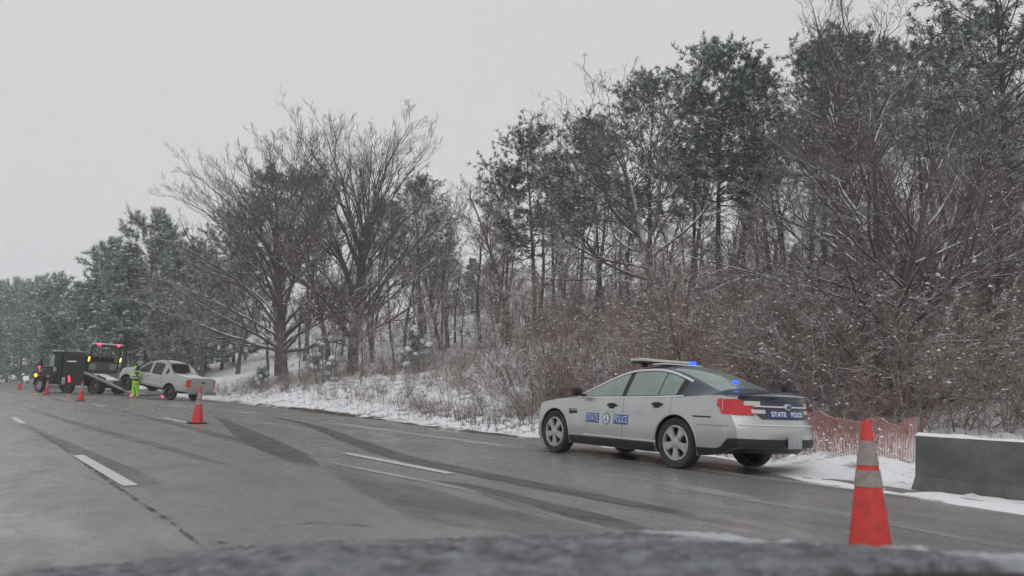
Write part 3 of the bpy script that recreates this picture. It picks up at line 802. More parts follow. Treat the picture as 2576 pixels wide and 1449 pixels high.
def make_wheel(parent, x, y, z, sgn, R=.36, width=.235, rim=.245, style='five', rim_mat=None):
    """wheel (tyre) > rim, spokes, hub"""
    rot = (math.radians(-90 * sgn), 0, 0)
    t = MB(); h = width / 2
    t.lathe([(rim, -h * .85), (R * .93, -h), (R * .985, -h * .75), (R, -h * .4), (R, h * .4), (R * .985, h * .75), (R * .93, h), (rim + .02, h * .92), (rim, h * .80), (rim, -h * .85)], 40)
    tyre = t.build('wheel', M_TYRE, parent, (x, y, z), rot, 35)
    d = MB(); d.lathe([(0, h * .25), (rim * .98, h * .25)], 32); d.build('rim_back', M_WELL, tyre, smooth=0)
    g = MB(); g.lathe([(rim * .86, h * .45), (rim * .90, h * .86), (rim * .97, h * .93), (rim + .012, h * .80), (rim * .98, h * .3)], 40); g.build('rim', rim_mat or M_ALLOY, tyre, smooth=50)
    if style == 'five':
        sp = None
        for k in range(5):
            if sp is None:
                s = MB()
                a = rim
                pts = [(.02, -.055), (a * .45, -.045), (a * .70, -.058), (a * .90, -.088), (a * .90, .088), (a * .70, .058), (a * .45, .045), (.02, .055)]
                s.prism(pts, h * .55, h * .80)
                s.prism([(p[0] * .97 + .004, p[1] * .72) for p in pts], h * .79, h * .90)
                sp = s.build('spoke', rim_mat or M_ALLOY, tyre, None, (0, 0, math.pi / 2), 25)
            else:
                link('spoke', sp.data, tyre, None, (0, 0, math.pi / 2 + k * 2 * math.pi / 5))
        c = MB(); c.lathe([(0, h * 1.0), (.035, h * .99), (.06, h * .93), (.075, h * .80)], 24); c.build('hub_cap', rim_mat or M_ALLOY, tyre)
    else:
        c = MB(); c.lathe([(0, h * .75), (rim * .35, h * .75), (rim * .45, h * .55), (rim * .86, h * .42)], 28); c.build('hub', rim_mat or M_ALLOY, tyre)
    return tyre

# ------------------------------------------------------------------ the police car
def taurus_deform(x, y, z):
    k = float(smooth01(-2.25, -2.70, -(-x)) if False else smooth01(2.2, 2.68, -x)); k2 = float(smooth01(1.85, 2.44, x))
    dx = k * (.26 * (abs(y) / .85)**2.6)
    g = .075 * float(smooth01(.78, .66, z) if False else 1 - smooth01(.62, .74, z)) * float(smooth01(.25, .42, z))
    dx += -k * g + k * .045 * float(smooth01(.74, .98, z)) - k * .03 * float(smooth01(1.02, 1.08, z))
    dx -= k2 * (.34 * (abs(y) / .8)**2.2)
    return x + dx, y, z
TB = Body(
    zt=([2.44, 2.38, 2.2, 1.9, 1.4, 1.0, .88, .45, .05, -.2, -.5, -.9, -1.2, -1.5, -1.8, -2.08, -2.2, -2.45, -2.66, -2.70],
        [.60, .74, .84, .92, 1.00, 1.05, 1.07, 1.24, 1.40, 1.465, 1.495, 1.49, 1.455, 1.375, 1.265, 1.155, 1.135, 1.125, 1.12, 1.085]),
    zs=([2.44, 2.3, 2.0, 1.5, 1.0, .5, 0, -1, -1.6, -2.2, -2.7], [.58, .72, .82, .90, .945, .955, .965, .995, 1.02, 1.05, 1.03]),
    ze=([2.44, 2.3, 2.0, 1.5, 1.0, .88, .6, .2, -.1, -.4, -.8, -1.1, -1.4, -1.7, -1.95, -2.12, -2.7], [.59, .73, .84, .925, .965, .985, 1.11, 1.27, 1.365, 1.415, 1.425, 1.39, 1.31, 1.20, 1.11, 1.075, 1.05]),
    w=([2.44, 2.3, 2.0, 1.5, .5, -.8, -1.6, -2.2, -2.55, -2.7], [.74, .84, .91, .95, .955, .958, .958, .935, .90, .875]),
    wr=([2.44, 2.3, 2.0, 1.4, 1.0, .88, .6, .2, -.2, -.6, -1.0, -1.4, -1.8, -2.05, -2.2, -2.7], [.60, .72, .80, .84, .85, .84, .76, .68, .635, .625, .63, .65, .69, .73, .77, .74]),
    zb=([2.44, 2.1, 1.5, 0, -1.5, -2.3, -2.7], [.25, .20, .20, .20, .20, .27, .37]),
    x0=-2.70, x1=2.44, deform=taurus_deform)
def t_region(x, z, strip):
    low = .33 + .155 * float(smooth01(2.15, 2.5, -x))
    if strip == 'under': return 1
    if strip == 'top': return 2
    if strip == 'house': return 2
    return 0
pc = empty('police_car')
tag(pc, 'silver and navy state police sedan parked on the snowy shoulder with blue lights on', 'police car')
TB.shell('body', [M_SILVER, M_BLACK, M_NAVY, M_WELL], t_region, (1.434, -1.434), pc, n=110, arch_r=.405, arch_z=.355)
S_ = TB.side; arch = lambda x, c, r=.425: .355 + math.sqrt(max(r * r - (x - c)**2, 0)) if abs(x - c) < r else 0
lin = lambda a, b_, n: [a + (b_ - a) * i / (n - 1) for i in range(n)]
def both(f):
    for sg in (1, -1): f(sg)
def doors(sg):
    f = lambda u, v, o: S_(u, v, .006 + o, sg)
    d1 = patch(f, lin(-.315, .93, 22), lambda x: max(.345, arch(x, 1.434)), lambda x: float(TB.zs(x)) - .004, 12, 'front_door', M_SILVER, pc)
    d2 = patch(f, lin(-1.33, -.33, 20), lambda x: max(.345, arch(x, -1.434)), lambda x: float(TB.zs(x)) - .004, 12, 'rear_door', M_SILVER, pc)
    for d, hx, hz in ((d1, -.07, .855), (d2, -1.07, .895)):
        h = MB(); c = S_(hx, hz, .028, sg); h.box(c, (.20, .03, .042), r=.014); c2 = S_(hx + .015, hz - .012, .012, sg); h.box(c2, (.12, .02, .085), r=.009)
        h.build('door_handle', M_BLACK, d)
    patch(lambda u, v, o: S_(u, v, .013 + o, sg), lin(-1.05, .62, 14), lambda x: .353 + .004 * x, lambda x: .375 + .004 * x, 3, 'sill_trim', M_WHITEG, pc, .01)
    for a, b_, n_ in ((1.02, -1.02, 14), (-1.845, -2.69, 16)):
        patch(lambda u, v, o: S_(u, v, .009 + o, sg), lin(a, b_, n_), lambda x: float(TB.zb(x)) + .004, lambda x: .335 + .152 * float(smooth01(2.12, 2.62, -x)), 6, 'sill_panel', M_BLACK, pc, .02)
    # body crease: a thin shelf that catches the light
    patch(lambda u, v, o: S_(u, v, .013 + o, sg), lin(-1.22, .98, 16), lambda x: .752 - .014 * x, lambda x: .764 - .014 * x, 3, 'side_crease', M_SILVER, pc, .01)
    patch(lambda u, v, o: S_(u, v, .008 + o, sg), lin(1.02, .80, 5), lambda x: .685 + .15 * (1.02 - x) * .2, lambda x: .765, 3, 'fender_vent', M_BLACK, pc, .01)
    patch(lambda u, v, o: S_(u, v, .005 + o, sg), lin(-1.78, -2.10, 5), const(.742), const(.762), 3, 'side_marker', M_BLACK, pc, .01)
    # side glass, black frames and the bright surround
    hi = lambda x: float(TB.ze(x)) - .03
    patch(lambda u, v, o: S_(u, v, .003 + o, sg), lin(.82, -1.50, 40), lambda x: float(TB.zs(x)) + .012, lambda x: max(hi(x) + .012, float(TB.zs(x)) + .014), 4, 'window_frame', M_BLACK, pc, .01)
    for a, b_ in ((.72, -.235), (-.345, -1.03), (-1.055, -1.40)):
        patch(lambda u, v, o: S_(u, v, .007 + o, sg), lin(a, b_, 14), lambda x: float(TB.zs(x)) + .028, lambda x: max(hi(x) - .012, float(TB.zs(x)) + .032), 5, 'side_window', M_GLASS, pc, .01)
    patch(lambda u, v, o: S_(u, v, .012 + o, sg), lin(.86, -1.56, 44), lambda x: max(hi(x), float(TB.zs(x)) + .012), lambda x: max(hi(x) + .030, float(TB.zs(x)) + .026), 3, 'window_trim', M_WHITEG, pc, .012)
    patch(lambda u, v, o: S_(u, v, .011 + o, sg), lin(.84, -1.56, 24), lambda x: float(TB.zs(x)) - .002, lambda x: float(TB.zs(x)) + .016, 3, 'belt_trim', M_WHITEG, pc, .012)
    # mirror
    m = MB(); c = S_(.70, .99, .0, sg); m.box((c.x, c.y + sg * .06, c.z + .01), (.05, .14, .03), r=.012)
    m.box((c.x + .03, c.y + sg * .175, c.z + .055), (.13, .20, .135), r=.045)
    mo = m.build('mirror', M_BLACK, pc)
    m = MB(); m.box((c.x + .105, c.y + sg * .19, c.z + .02), (.02, .15, .022), r=.008); m.build('turn_lamp', M_CLEAR, mo)
    # fender lips
    for ax in (1.434, -1.434):
        mb = MB(); pts = []
        for q in lin(math.radians(-8), math.radians(188), 26):
            x = ax + .412 * math.cos(q); z = .355 + .412 * math.sin(q); pts.append(S_(x, z, -.002, sg))
        mb.tube(pts, .013, 6); mb.build('wheel_lip', M_SILVER, pc)
    # tail lamp: wraps the corner
    t = patch(lambda u, v, o: S_(u, v, .010 + o, sg), lin(-2.20, -2.695, 12), lambda x: .80 + .10 * float(smooth01(2.40, 2.2, -x) if False else 1 - smooth01(2.22, 2.36, -x)), lambda x: 1.005 - .0 * x, 5, 'tail_lamp', M_RED, pc, .03)
    patch(lambda u, v, o: TB.end(sg * u, v, .012 + o), lin(.87, .60, 6), lambda y: .80, lambda y: 1.005 - .10 * float(smooth01(.80, .60, y) if False else 1 - smooth01(.60, .80, y)), 4, 'lamp_face', M_RED, t, .03)
    patch(lambda u, v, o: TB.end(sg * u, v, .014 + o), lin(.72, .50, 4), lambda y: .925, lambda y: .985, 3, 'indicator_lens', M_CLEAR, t, .03)
    patch(lambda u, v, o: TB.end(sg * u, v, .014 + o), lin(.64, .44, 4), lambda y: .825, lambda y: .875, 3, 'reverse_lens', M_CLEAR, t, .03)
    for ax in (1.434, -1.434): make_wheel(pc, ax, sg * .835, .36, sg)
    # silver quarter and bumper corner seam
    patch(lambda u, v, o: S_(u, v, .004 + o, sg), lin(-1.86, -2.60, 14), const(.640), const(.646), 2, 'bumper_seam', M_BLACK, pc, .008)
both(doors)
TP = TB.top
patch(lambda u, v, o: TP(u, v, .006 + o), lin(-2.05, -1.06, 20), lambda x: -.90, lambda x: .90, 21, 'rear_window', M_GLASS, pc, .012)
patch(lambda u, v, o: TP(u, v, .006 + o), lin(.84, .02, 16), lambda x: -.93, lambda x: .93, 17, 'windshield', M_GLASS, pc, .012)
patch(lambda u, v, o: TP(u, v, .006 + o), lin(.93, 2.28, 20), lambda x: -.96, lambda x: .96, 15, 'hood', M_NAVY, pc, .012)
patch(lambda u, v, o: TP(u, v, .006 + o), lin(-2.66, -2.14, 10), lambda x: -.96, lambda x: .96, 17, 'trunk_lid', M_NAVY, pc, .012)
E_ = TB.end
tg = patch(lambda u, v, o: E_(v, u, .010 + o), lin(.752, 1.05, 12), lambda z: -(.50 + .28 * min(1, max(0, (z - .752) / .25))), lambda z: .50 + .28 * min(1, max(0, (z - .752) / .25)), 21, 'trunk_face', M_NAVY, pc, .015)
patch(lambda u, v, o: E_(v, u, .030 + o), lin(.910, .928, 3), lambda z: -.60, lambda z: .60, 17, 'chrome_strip', M_WHITEG, tg, .02)
mb = MB(); mb.lathe([(0, .022), (.06, .02), (.078, .008), (.08, -.02)], 24, Matrix.Translation(E_(0, .919, .03)) @ Euler((0, math.radians(-90), 0)).to_matrix().to_4x4() @ Matrix.Diagonal((.55, 1, 1, 1)))
mb.build('badge', M_WHITEG, tg)
mb = MB(); mb.lathe([(0, .004), (.055, .002)], 20, Matrix.Translation(E_(0, .919, .052)) @ Euler((0, math.radians(-90), 0)).to_matrix().to_4x4() @ Matrix.Diagonal((.5, 1, 1, 1)))
mb.build('badge_field', M_DECAL, tg)
for yc, word in ((.20, 'STATE'), (-.21, 'POLICE')):
    patch(lambda u, v, o: E_(v, u, .014 + o), lin(.782, .856, 3), const(yc - .165), const(yc + .165), 9, 'decal_panel', M_DECAL, tg, .004)
    lettering(word, .088, lambda u, v, yc=yc: E_(yc - u, .819 + v, .017), 'lettering', M_DECALW, tg, 1.22 if word == 'STATE' else 1.02, .002)
for sg in (1, -1):
    for xc, word in ((.40 if sg > 0 else -.29, 'STATE'), (-.29 if sg > 0 else .40, 'POLICE')):
        pn = patch(lambda u, v, o: S_(u, v, .0095 + o, sg), lin(xc + .165, xc - .165, 8), const(.565), const(.712), 4, 'decal_panel', M_DECAL, pc, .004)
        pn['label'] = 'blue panel reading ' + word
        lettering(word, .150, lambda u, v, xc=xc, sg=sg: S_(xc - sg * u, .638 + v, .0125, sg), 'lettering', M_DECALW, pn, .74 if word == 'STATE' else .62, .0)
    # round seal: ring, field and a standing figure over a dark base
    q = [2 * math.pi * i / 28 for i in range(28)]
    def disc(r0, r1, off, name, m, par, n=28):
        mb = MB(); xc, zc = .055, .638; V = []
        for a_ in [2 * math.pi * i / n for i in range(n)]:
            for r_ in (r0, r1): V.append(S_(xc + r_ * math.cos(a_), zc + r_ * math.sin(a_), off, sg))
        mb.add(V, [[2 * i, 2 * i + 1, (2 * i + 3) % (2 * n), (2 * i + 2) % (2 * n)] for i in range(n)]); return mb.build(name, m, par, smooth=0)
    seal = disc(.0, .095, .010, 'door_seal', mat('seal_grey%d' % sg, (.24, .25, .27), .5), pc)
    disc(.0, .068, .0125, 'seal_field', M_DECALW, seal)
    fig = MB()
    def quad(pts): fig.add([S_(.055 - sg * p[0] * .8, .638 + p[1] * .8, .015, sg) for p in pts], [list(range(len(pts)))])
    quad([(-.012, -.03), (.022, -.03), (.018, .045), (-.002, .05)]); quad([(.0, .052), (.014, .052), (.014, .07), (.0, .07)]); quad([(-.055, -.045), (.055, -.045), (.03, -.02), (-.04, -.022)]); quad([(-.03, .03), (-.01, .04), (-.01, .03), (-.03, .018)])
    fig.build('seal_figure', M_DECAL, seal, smooth=0)
# bumper skirt, plate, exhaust, bumper shelf
patch(lambda u, v, o: E_(v, u, .012 + o), lin(.372, .487, 7), lambda z: -.875, lambda z: .875, 21, 'bumper_skirt', M_BLACK, pc, .02)
patch(lambda u, v, o: E_(v, u, .016 + o), lin(.665, .683, 3), lambda z: -.84, lambda z: .84, 21, 'bumper_edge', M_WHITEG, pc, .02)
pl = MB(); p0 = E_(0, .45, .035); pl.box(p0, (.012, .31, .16), r=.005); plate = pl.build('licence_plate', M_PLATE, pc)
# roof light bar
lb = MB(); lb.box((-.30, 0, 1.572), (.30, 1.30, .050), r=.025); bar = lb.build('light_bar', mat('light_bar_cream', (.56, .56, .50), .35, noise=(5, (.42, .42, .38), .5)), pc)
lb = MB(); lb.box((-.30, 0, 1.535), (.27, 1.24, .035), r=.012); lb.box((-.30, .45, 1.515), (.10, .06, .09), r=.01); lb.box((-.30, -.45, 1.515), (.10, .06, .09), r=.01); lb.build('light_bar_base', M_BLACK, bar)
lb = MB(); lb.box((-.435, -.56, 1.570), (.05, .17, .062), r=.018); lb.build('blue_lamp', M_BLUELIT, bar)
lb = MB(); c = TP(-1.86, .12, .022); lb.box((c.x, c.y, c.z), (.045, .12, .012), (0, -.38, 0), r=.008); lb.build('blue_lamp', M_BLUELIT, pc)
lb = MB(); c = TP(-2.35, -.62, .03); lb.box((c.x, c.y, c.z + .03), (.10, .14, .085), r=.014); lb.build('antenna_box', M_BLACK, pc)
sn = MB(); sn.box((-.62, 0, 1.51), (.28, .9, .02), (0, .02, 0), r=.009); sn.build('roof_snow', M_SNOW, pc)
# stance: on the cross slope of the shoulder
PCX, PCY = 9.50, 9.72
def settle(o, x, y, heading, zfn=road_z, tilt_more=0.0, lift=0.0, pitch=0.0):
    """stand a vehicle (local x forward) on the road surface; heading measured from +X"""
    f = Vector((math.cos(heading), math.sin(heading))); l = Vector((-f.y, f.x)); e = .8
    zl = float(zfn(x + l.x * e, y + l.y * e)); zr = float(zfn(x - l.x * e, y - l.y * e))
    za = float(zfn(x + f.x * e, y + f.y * e)); zb_ = float(zfn(x - f.x * e, y - f.y * e))
    R = Matrix.Rotation(heading, 4, 'Z') @ Matrix.Rotation(-math.atan2(za - zb_, 2 * e) - pitch, 4, 'Y') @ Matrix.Rotation(math.atan2(zl - zr, 2 * e) + tilt_more, 4, 'X')
    o.matrix_world = Matrix.Translation((x, y, (zl + zr) / 2 + lift)) @ R
settle(pc, PCX, PCY, math.pi / 2 - math.radians(1.2))
pc.matrix_world = pc.matrix_world @ Matrix.Diagonal((1, .915, 1, 1))

# ------------------------------------------------------------------ the silver pickup
def pk_deform(x, y, z):
    k = float(smooth01(2.7, 2.98, -x)); k2 = float(smooth01(2.1, 2.63, x))
    return x + k * .10 * (abs(y) / .95)**4 - k2 * .28 * (abs(y) / .9)**2.5, y, z
M_PKS = mat('pickup_silver', (.42, .425, .42), .35, metal=.3, coat=.3, noise=(2, (.40, .40, .39), .6))
PK = Body(
    zt=([2.63, 2.55, 2.3, 1.2, 1.02, .55, .2, -.3, -.8, -1.02, -1.12, -1.34, -1.5, -2.95, -2.99], [.95, 1.10, 1.20, 1.29, 1.32, 1.68, 1.90, 1.975, 1.97, 1.935, 1.76, 1.39, 1.365, 1.36, 1.33]),
    zs=([2.63, 2.4, 1.0, 0, -1, -1.9, -2.99], [.90, 1.06, 1.18, 1.185, 1.20, 1.29, 1.30]),
    ze=([2.63, 2.5, 2.2, 1.2, .98, .55, .2, -.1, -.6, -1.0, -1.3, -1.75, -1.9, -2.99], [.92, 1.08, 1.17, 1.25, 1.31, 1.62, 1.82, 1.89, 1.915, 1.885, 1.71, 1.385, 1.345, 1.335]),
    w=([2.63, 2.4, 2.0, .5, -2.5, -2.99], [.88, .96, 1.0, 1.0, 1.0, .98]),
    wr=([2.63, 2.3, 1.2, .98, .55, 0, -1.0, -1.75, -1.95, -2.99], [.80, .86, .90, .89, .80, .72, .73, .88, .93, .92]),
    zb=([2.63, 2.3, 0, -2.4, -2.99], [.52, .45, .45, .47, .56]), x0=-2.99, x1=2.63, p=4.0, deform=pk_deform)
def pk_region(x, z, strip):
    if strip == 'under': return 1
    if strip in ('side', 'end') and z < .60 and x < 2.3: return 2
    return 0
pk = empty('pickup_truck')
tag(pk, 'silver crew cab pickup with covered bed, nose raised on the tow truck bed', 'pickup truck')
PK.shell('body', [M_PKS, M_BLACK, M_PKS, M_WELL], pk_region, (1.65, -1.65), pk, n=90, arch_r=.50, arch_z=.42, arch_depth=.36)
PS = PK.side
def pk_side(sg):
    for nm, a, b_, hx in (('front_door', .98, -.02, .12), ('rear_door', -.04, -1.02, -.88)):
        d = patch(lambda u, v, o: PS(u, v, .006 + o, sg), lin(a, b_, 12), lambda x: max(.60, .42 + math.sqrt(max(.27 - (x + 1.65)**2, 0)) if abs(x + 1.65) < .52 else .60), lambda x: float(PK.zs(x)) - .004, 9, nm, M_PKS, pk)
        h = MB(); h.box(PS(hx, 1.07, .03, sg), (.20, .03, .05), r=.014); h.build('door_handle', M_PKS, d)
    hi = lambda x: float(PK.ze(x)) - .07
    for a, b_ in ((.83, .07), (-.09, -.86)):
        patch(lambda u, v, o: PS(u, v, .005 + o, sg), lin(a, b_, 12), lambda x: float(PK.zs(x)) + .03, lambda x: max(hi(x), float(PK.zs(x)) + .04), 5, 'side_window', M_GLASSD, pk, .01)
    patch(lambda u, v, o: PS(u, v, .005 + o, sg), lin(-1.12, -1.30, 5), lambda x: float(PK.zs(x)) + .10 + .3 * (-1.12 - x), lambda x: hi(x) - .10, 4, 'sail_vent', M_BLACK, pk, .01)
    patch(lambda u, v, o: PS(u, v, .010 + o, sg), lin(1.05, -1.12, 10), const(.70), const(.735), 2, 'door_moulding', M_WHITEG, pk, .01)
    c = PS(.78, 1.27, 0, sg); m = MB(); m.box((c.x, c.y + sg * .07, c.z), (.05, .12, .03), r=.01); m.box((c.x, c.y + sg * .20, c.z + .07), (.10, .20, .20), r=.035); m.build('mirror', M_BLACK, pk)
    r = MB(); r.tube([PK.top(x, sg * .86, .075) for x in lin(-.05, -.95, 7)], .018, 6); r.tube([PK.top(-.05, sg * .86, 0), PK.top(-.05, sg * .86, .08)], .02, 6); r.tube([PK.top(-.95, sg * .86, 0), PK.top(-.95, sg * .86, .08)], .02, 6); r.build('roof_rail', M_BLACK, pk)
    t = patch(lambda u, v, o: PS(u, v, .010 + o, sg), lin(-2.80, -2.985, 6), const(.88), const(1.27), 4, 'tail_lamp', M_RED, pk, .03)
    patch(lambda u, v, o: PK.end(sg * u, v, .012 + o), lin(.975, .82, 4), const(.88), const(1.27), 4, 'lamp_face', M_RED, t, .03)
    for ax in (1.65, -1.65):
        make_wheel(pk, ax, sg * .86, .40, sg, .40, .27, .25, 'plain', M_BLACKG)
        mb = MB(); mb.tube([PS(ax + .505 * math.cos(q), .42 + .505 * math.sin(q), 0, sg) for q in lin(math.radians(5), math.radians(175), 20)], .02, 6); mb.build('wheel_lip', M_PKS, pk)
both(pk_side)
PTp = PK.top
patch(lambda u, v, o: PTp(u, v, .006 + o), lin(-1.06, -1.33, 8), const(-.80), const(.80), 9, 'rear_window', M_GLASSD, pk, .012)
patch(lambda u, v, o: PTp(u, v, .006 + o), lin(.98, .26, 10), const(-.92), const(.92), 11, 'windshield', M_GLASSD, pk, .012)
patch(lambda u, v, o: PTp(u, v, .010 + o), lin(-1.48, -2.94, 8), const(-.86), const(.86), 9, 'bed_cover', mat('bed_cover_grey', (.40, .41, .42), .5), pk, .02)
patch(lambda u, v, o: PTp(u, v, .022 + o), lin(-1.6, -2.86, 12), const(-.78), const(.80), 9, 'snow_layer', M_SNOW, pk, .02)
patch(lambda u, v, o: PTp(u, v, .016 + o), lin(-.9, .1, 12), const(-.72), const(.74), 9, 'snow_layer', M_SNOW, pk, .02)
patch(lambda u, v, o: PTp(u, v, .014 + o), lin(1.2, 2.3, 12), const(-.82), const(.80), 9, 'snow_layer', M_SNOW, pk, .02)
tgp = patch(lambda u, v, o: PK.end(v, u, .008 + o), lin(.74, 1.30, 7), const(-.80), const(.80), 9, 'tailgate', M_PKS, pk, .02)
m = MB(); m.box(PK.end(0, 1.14, .02), (.02, .24, .09), r=.008); m.build('latch', M_BLACK, tgp)
m = MB(); c = PK.end(0, .60, .06); m.box((c.x, 0, .60), (.20, 1.86, .17), r=.04); bp_ = m.build('rear_bumper', mat('bumper_grey', (.30, .30, .30), .4, metal=.4), pk)
m = MB(); m.box((c.x - .105, 0, .62), (.012, .31, .15), r=.004); m.build('licence_plate', M_PLATE, bp_)
m = MB(); m.tube([PTp(-.70, -.55, 0), PTp(-.70, -.55, 0) + Vector((-.25, -.02, .45))], .008, 5); m.build('antenna', M_BLACK, pk)
h = math.radians(90 + 30)
PKX, PKY = 10.35, 50.55          # centre between the axles
settle(pk, PKX + .35, PKY + .85, h, pitch=math.radians(7), lift=.21)
pk.matrix_world = pk.matrix_world @ Matrix.Scale(1.06, 4)

# ------------------------------------------------------------------ the tow truck (rollback), bed tilted down behind it
M_CAB = mat('truck_black', (.006, .006, .008), .42, spec=.2, noise=(2, (.014, .013, .017), .7))
M_STEEL = mat('bed_steel', (.09, .095, .10), .5, metal=.2, noise=(3, (.34, .35, .37), .8))
M_GREYP = mat('grey_panel', (.34, .35, .36), .5, noise=(4, (.22, .22, .23), .6))
tw = empty('tow_truck')
tag(tw, 'black rollback tow truck with lit red and amber lamps, bed tilted towards the pickup', 'tow truck')
XZ = Matrix(((1, 0, 0, 0), (0, 0, -1, 0), (0, 1, 0, 0), (0, 0, 0, 1)))          # local XY drawing -> side view (x, z), extruded across
def sideprism(pts, y0, y1, name, m, par, bev=.04):
    mb = MB(); mb.prism(pts, -y1, -y0, XZ); o = mb.build(name, m, par, smooth=0)
    bm = bmesh.new(); bm.from_mesh(o.data); bmesh.ops.bevel(bm, geom=bm.edges[:], offset=bev, segments=2, affect='EDGES', clamp_overlap=True); bm.to_mesh(o.data); bm.free()
    o.data.shade_smooth(); o.data.set_sharp_from_angle(angle=math.radians(35)); return o
sideprism([(-.35, .62), (-1.9, .62), (-1.9, 1.78), (-1.5, 1.76), (-.55, 1.52), (-.35, 1.35)], -.72, .72, 'hood', M_CAB, tw, .07)
cab = sideprism([(-1.62, .62), (-3.42, .62), (-3.42, 2.90), (-2.3, 2.92), (-2.05, 2.84), (-1.70, 1.80)], -1.05, 1.05, 'cab', M_CAB, tw, .08)
box_ = sideprism([(-3.46, .55), (-6.0, .55), (-6.0, 2.55), (-5.6, 2.72), (-3.46, 2.86)], -1.08, 1.08, 'sleeper_box', M_CAB, tw, .06)
sideprism([(-2.02, 2.95), (-3.35, 2.93), (-3.35, 2.975), (-2.12, 2.99)], -.96, .96, 'roof_snow', M_SNOW, tw, .02)
for sg in (1, -1):
    y0, y1 = sorted((sg * 1.051, sg * 1.062))
    sideprism([(-1.86, 1.86), (-2.50, 1.86), (-2.50, 2.70), (-2.16, 2.72)], y0, y1, 'side_window', M_GLASS, cab, .004)
    d = MB(); d.box((-2.35, sg * 1.058, 1.22), (1.15, .014, 1.15), r=.006); door = d.build('door', M_CAB, cab)
    d = MB(); d.box((-2.72, sg * 1.075, 1.40), (.10, .03, .05), r=.01); d.build('door_handle', M_GREYP, door)
    d = MB(); d.box((-2.62, sg * 1.069, 1.66), (.36, .008, .30), r=.003); bdg = d.build('door_emblem', mat('emblem_tan%d' % sg, (.40, .37, .30), .5, noise=(14, (.16, .15, .14), 1)), door)
    d = MB(); d.box((-1.95, sg * 1.069, 1.16), (.34, .008, .10), r=.003); d.build('door_number', M_GREYP, door)
    d = MB(); d.box((-4.55, sg * 1.086, 2.22), (.85, .008, .10), r=.003); d.build('name_strip', mat('strip_white%d' % sg, (.66, .66, .68), .5), box_)
    d = MB(); d.box((-4.02, sg * 1.086, 2.22), (.18, .008, .10), r=.003); d.build('amber_reflector', mat('refl_tan%d' % sg, (.55, .42, .25), .5), box_)
    # front fender: arch over the wheel
    f = MB(); pts = [(-1.0 + .62 * math.cos(q), .52 + .66 * math.sin(q)) for q in lin(0.05, math.pi - .05, 14)] + [(-1.0 + .54 * math.cos(q), .52 + .56 * math.sin(q)) for q in lin(math.pi - .05, .05, 14)]
    f.prism(pts, -max(sg * .68, sg * 1.12), -min(sg * .68, sg * 1.12), XZ); f.build('fender', M_CAB, tw, smooth=40)
    f = MB(); f.box((-.42, sg * 1.0, 1.22), (.12, .16, .22), r=.05); f.build('marker_lamp', M_AMBERLIT, tw)
    f = MB(); f.box((-.36, sg * .80, 1.10), (.14, .30, .20), r=.05); f.build('headlamp', M_CLEAR, tw)
    f = MB(); f.tube([(-1.80, sg * 1.0, 1.75), (-1.45, sg * 1.30, 1.80), (-1.45, sg * 1.32, 2.45), (-1.80, sg * 1.04, 2.40)], .02, 6); f.box((-1.45, sg * 1.32, 2.12), (.07, .18, .50), r=.03); f.build('mirror', M_BLACK, tw)
    f = MB(); f.box((-.70, sg * .98, 1.80), (.10, .12, .12), r=.04); f.tube([(-.70, sg * .90, 1.50), (-.70, sg * .98, 1.78)], .012, 5); f.build('fender_lamp', M_REDLIT, tw)
    make_wheel(tw, -1.0, sg * .96, .50, sg, .50, .28, .30, 'plain', M_GREYP)
    make_wheel(tw, -4.15, sg * .92, .46, sg, .46, .28, .28, 'plain', M_BLACKG)
    for yy in (.98, .68): make_wheel(tw, -7.05, sg * yy, .50, sg, .50, .26, .30, 'plain', M_BLACKG)
    f = MB(); f.box((-3.72, sg * 1.09, .86), (.36, .02, .50), r=.008); f.build('mud_flap', M_GREYP, tw)
    f = MB(); f.box((-4.35, sg * 1.10, 1.00), (.12, .05, .42), (0, .28, 0), r=.02); f.build('tail_lamp', M_REDLIT, tw)
    f = MB(); f.box((-2.5, sg * 1.0, .55), (1.3, .25, .10), r=.03); f.build('step', M_GREYP, tw)
b = MB(); b.box((-.22, 0, .70), (.25, 2.2, .36), r=.07); b.build('front_bumper', M_GREYP, tw)
b = MB(); b.box((-.33, 0, 1.05), (.06, 1.0, .60), r=.02); b.build('grille', M_BLACK, tw)
b = MB(); b.box((-6.4, .40, .82), (5.6, .12, .26), r=.02); b.box((-6.4, -.40, .82), (5.6, .12, .26), r=.02); b.box((-7.05, 0, .5), (.14, 1.5, .14), r=.05); b.box((-8.6, 0, .78), (.2, 1.5, .2), r=.03); b.build('chassis', M_BLACK, tw)
# bed assembly, hinged towards the back
TILT = math.radians(15)
BT = Matrix.Translation((-6.15, 0, 1.42)) @ Matrix.Rotation(-TILT, 4, 'Y')
def bed_part(mb, name, m, par): 
    mb.v = [BT @ v for v in mb.v]; return mb.build(name, m, par)
b = MB(); b.box((-2.65, 0, 0), (5.3, 2.45, .10), r=.02)
deck = bed_part(b, 'bed_deck', M_STEEL, tw)
for sg in (1, -1):
    b = MB(); b.box((-2.65, sg * 1.24, .03), (5.3, .07, .18), r=.015); bed_part(b, 'side_rail', M_GREYP, deck)
    b = MB(); b.box((-2.65, sg * 1.285, -.01), (5.1, .02, .035), r=.006); bed_part(b, 'rail_strip', M_BLACK, deck)
    b = MB(); b.box((-2.4, sg * .45, -.16), (4.6, .14, .22), r=.02); bed_part(b, 'bed_beam', M_BLACK, deck)
    b = MB(); b.box((-5.15, sg * 1.20, -.24), (.10, .16, .46), (0, .3, 0), r=.03); bed_part(b, 'tail_lamp', M_REDLIT, deck)
b = MB(); b.box((-1.2, .4, .065), (1.6, .9, .03), r=.014); b.box((-3.4, -.5, .06), (1.4, .8, .03), r=.014); bed_part(b, 'bed_snow', M_SNOW, deck)
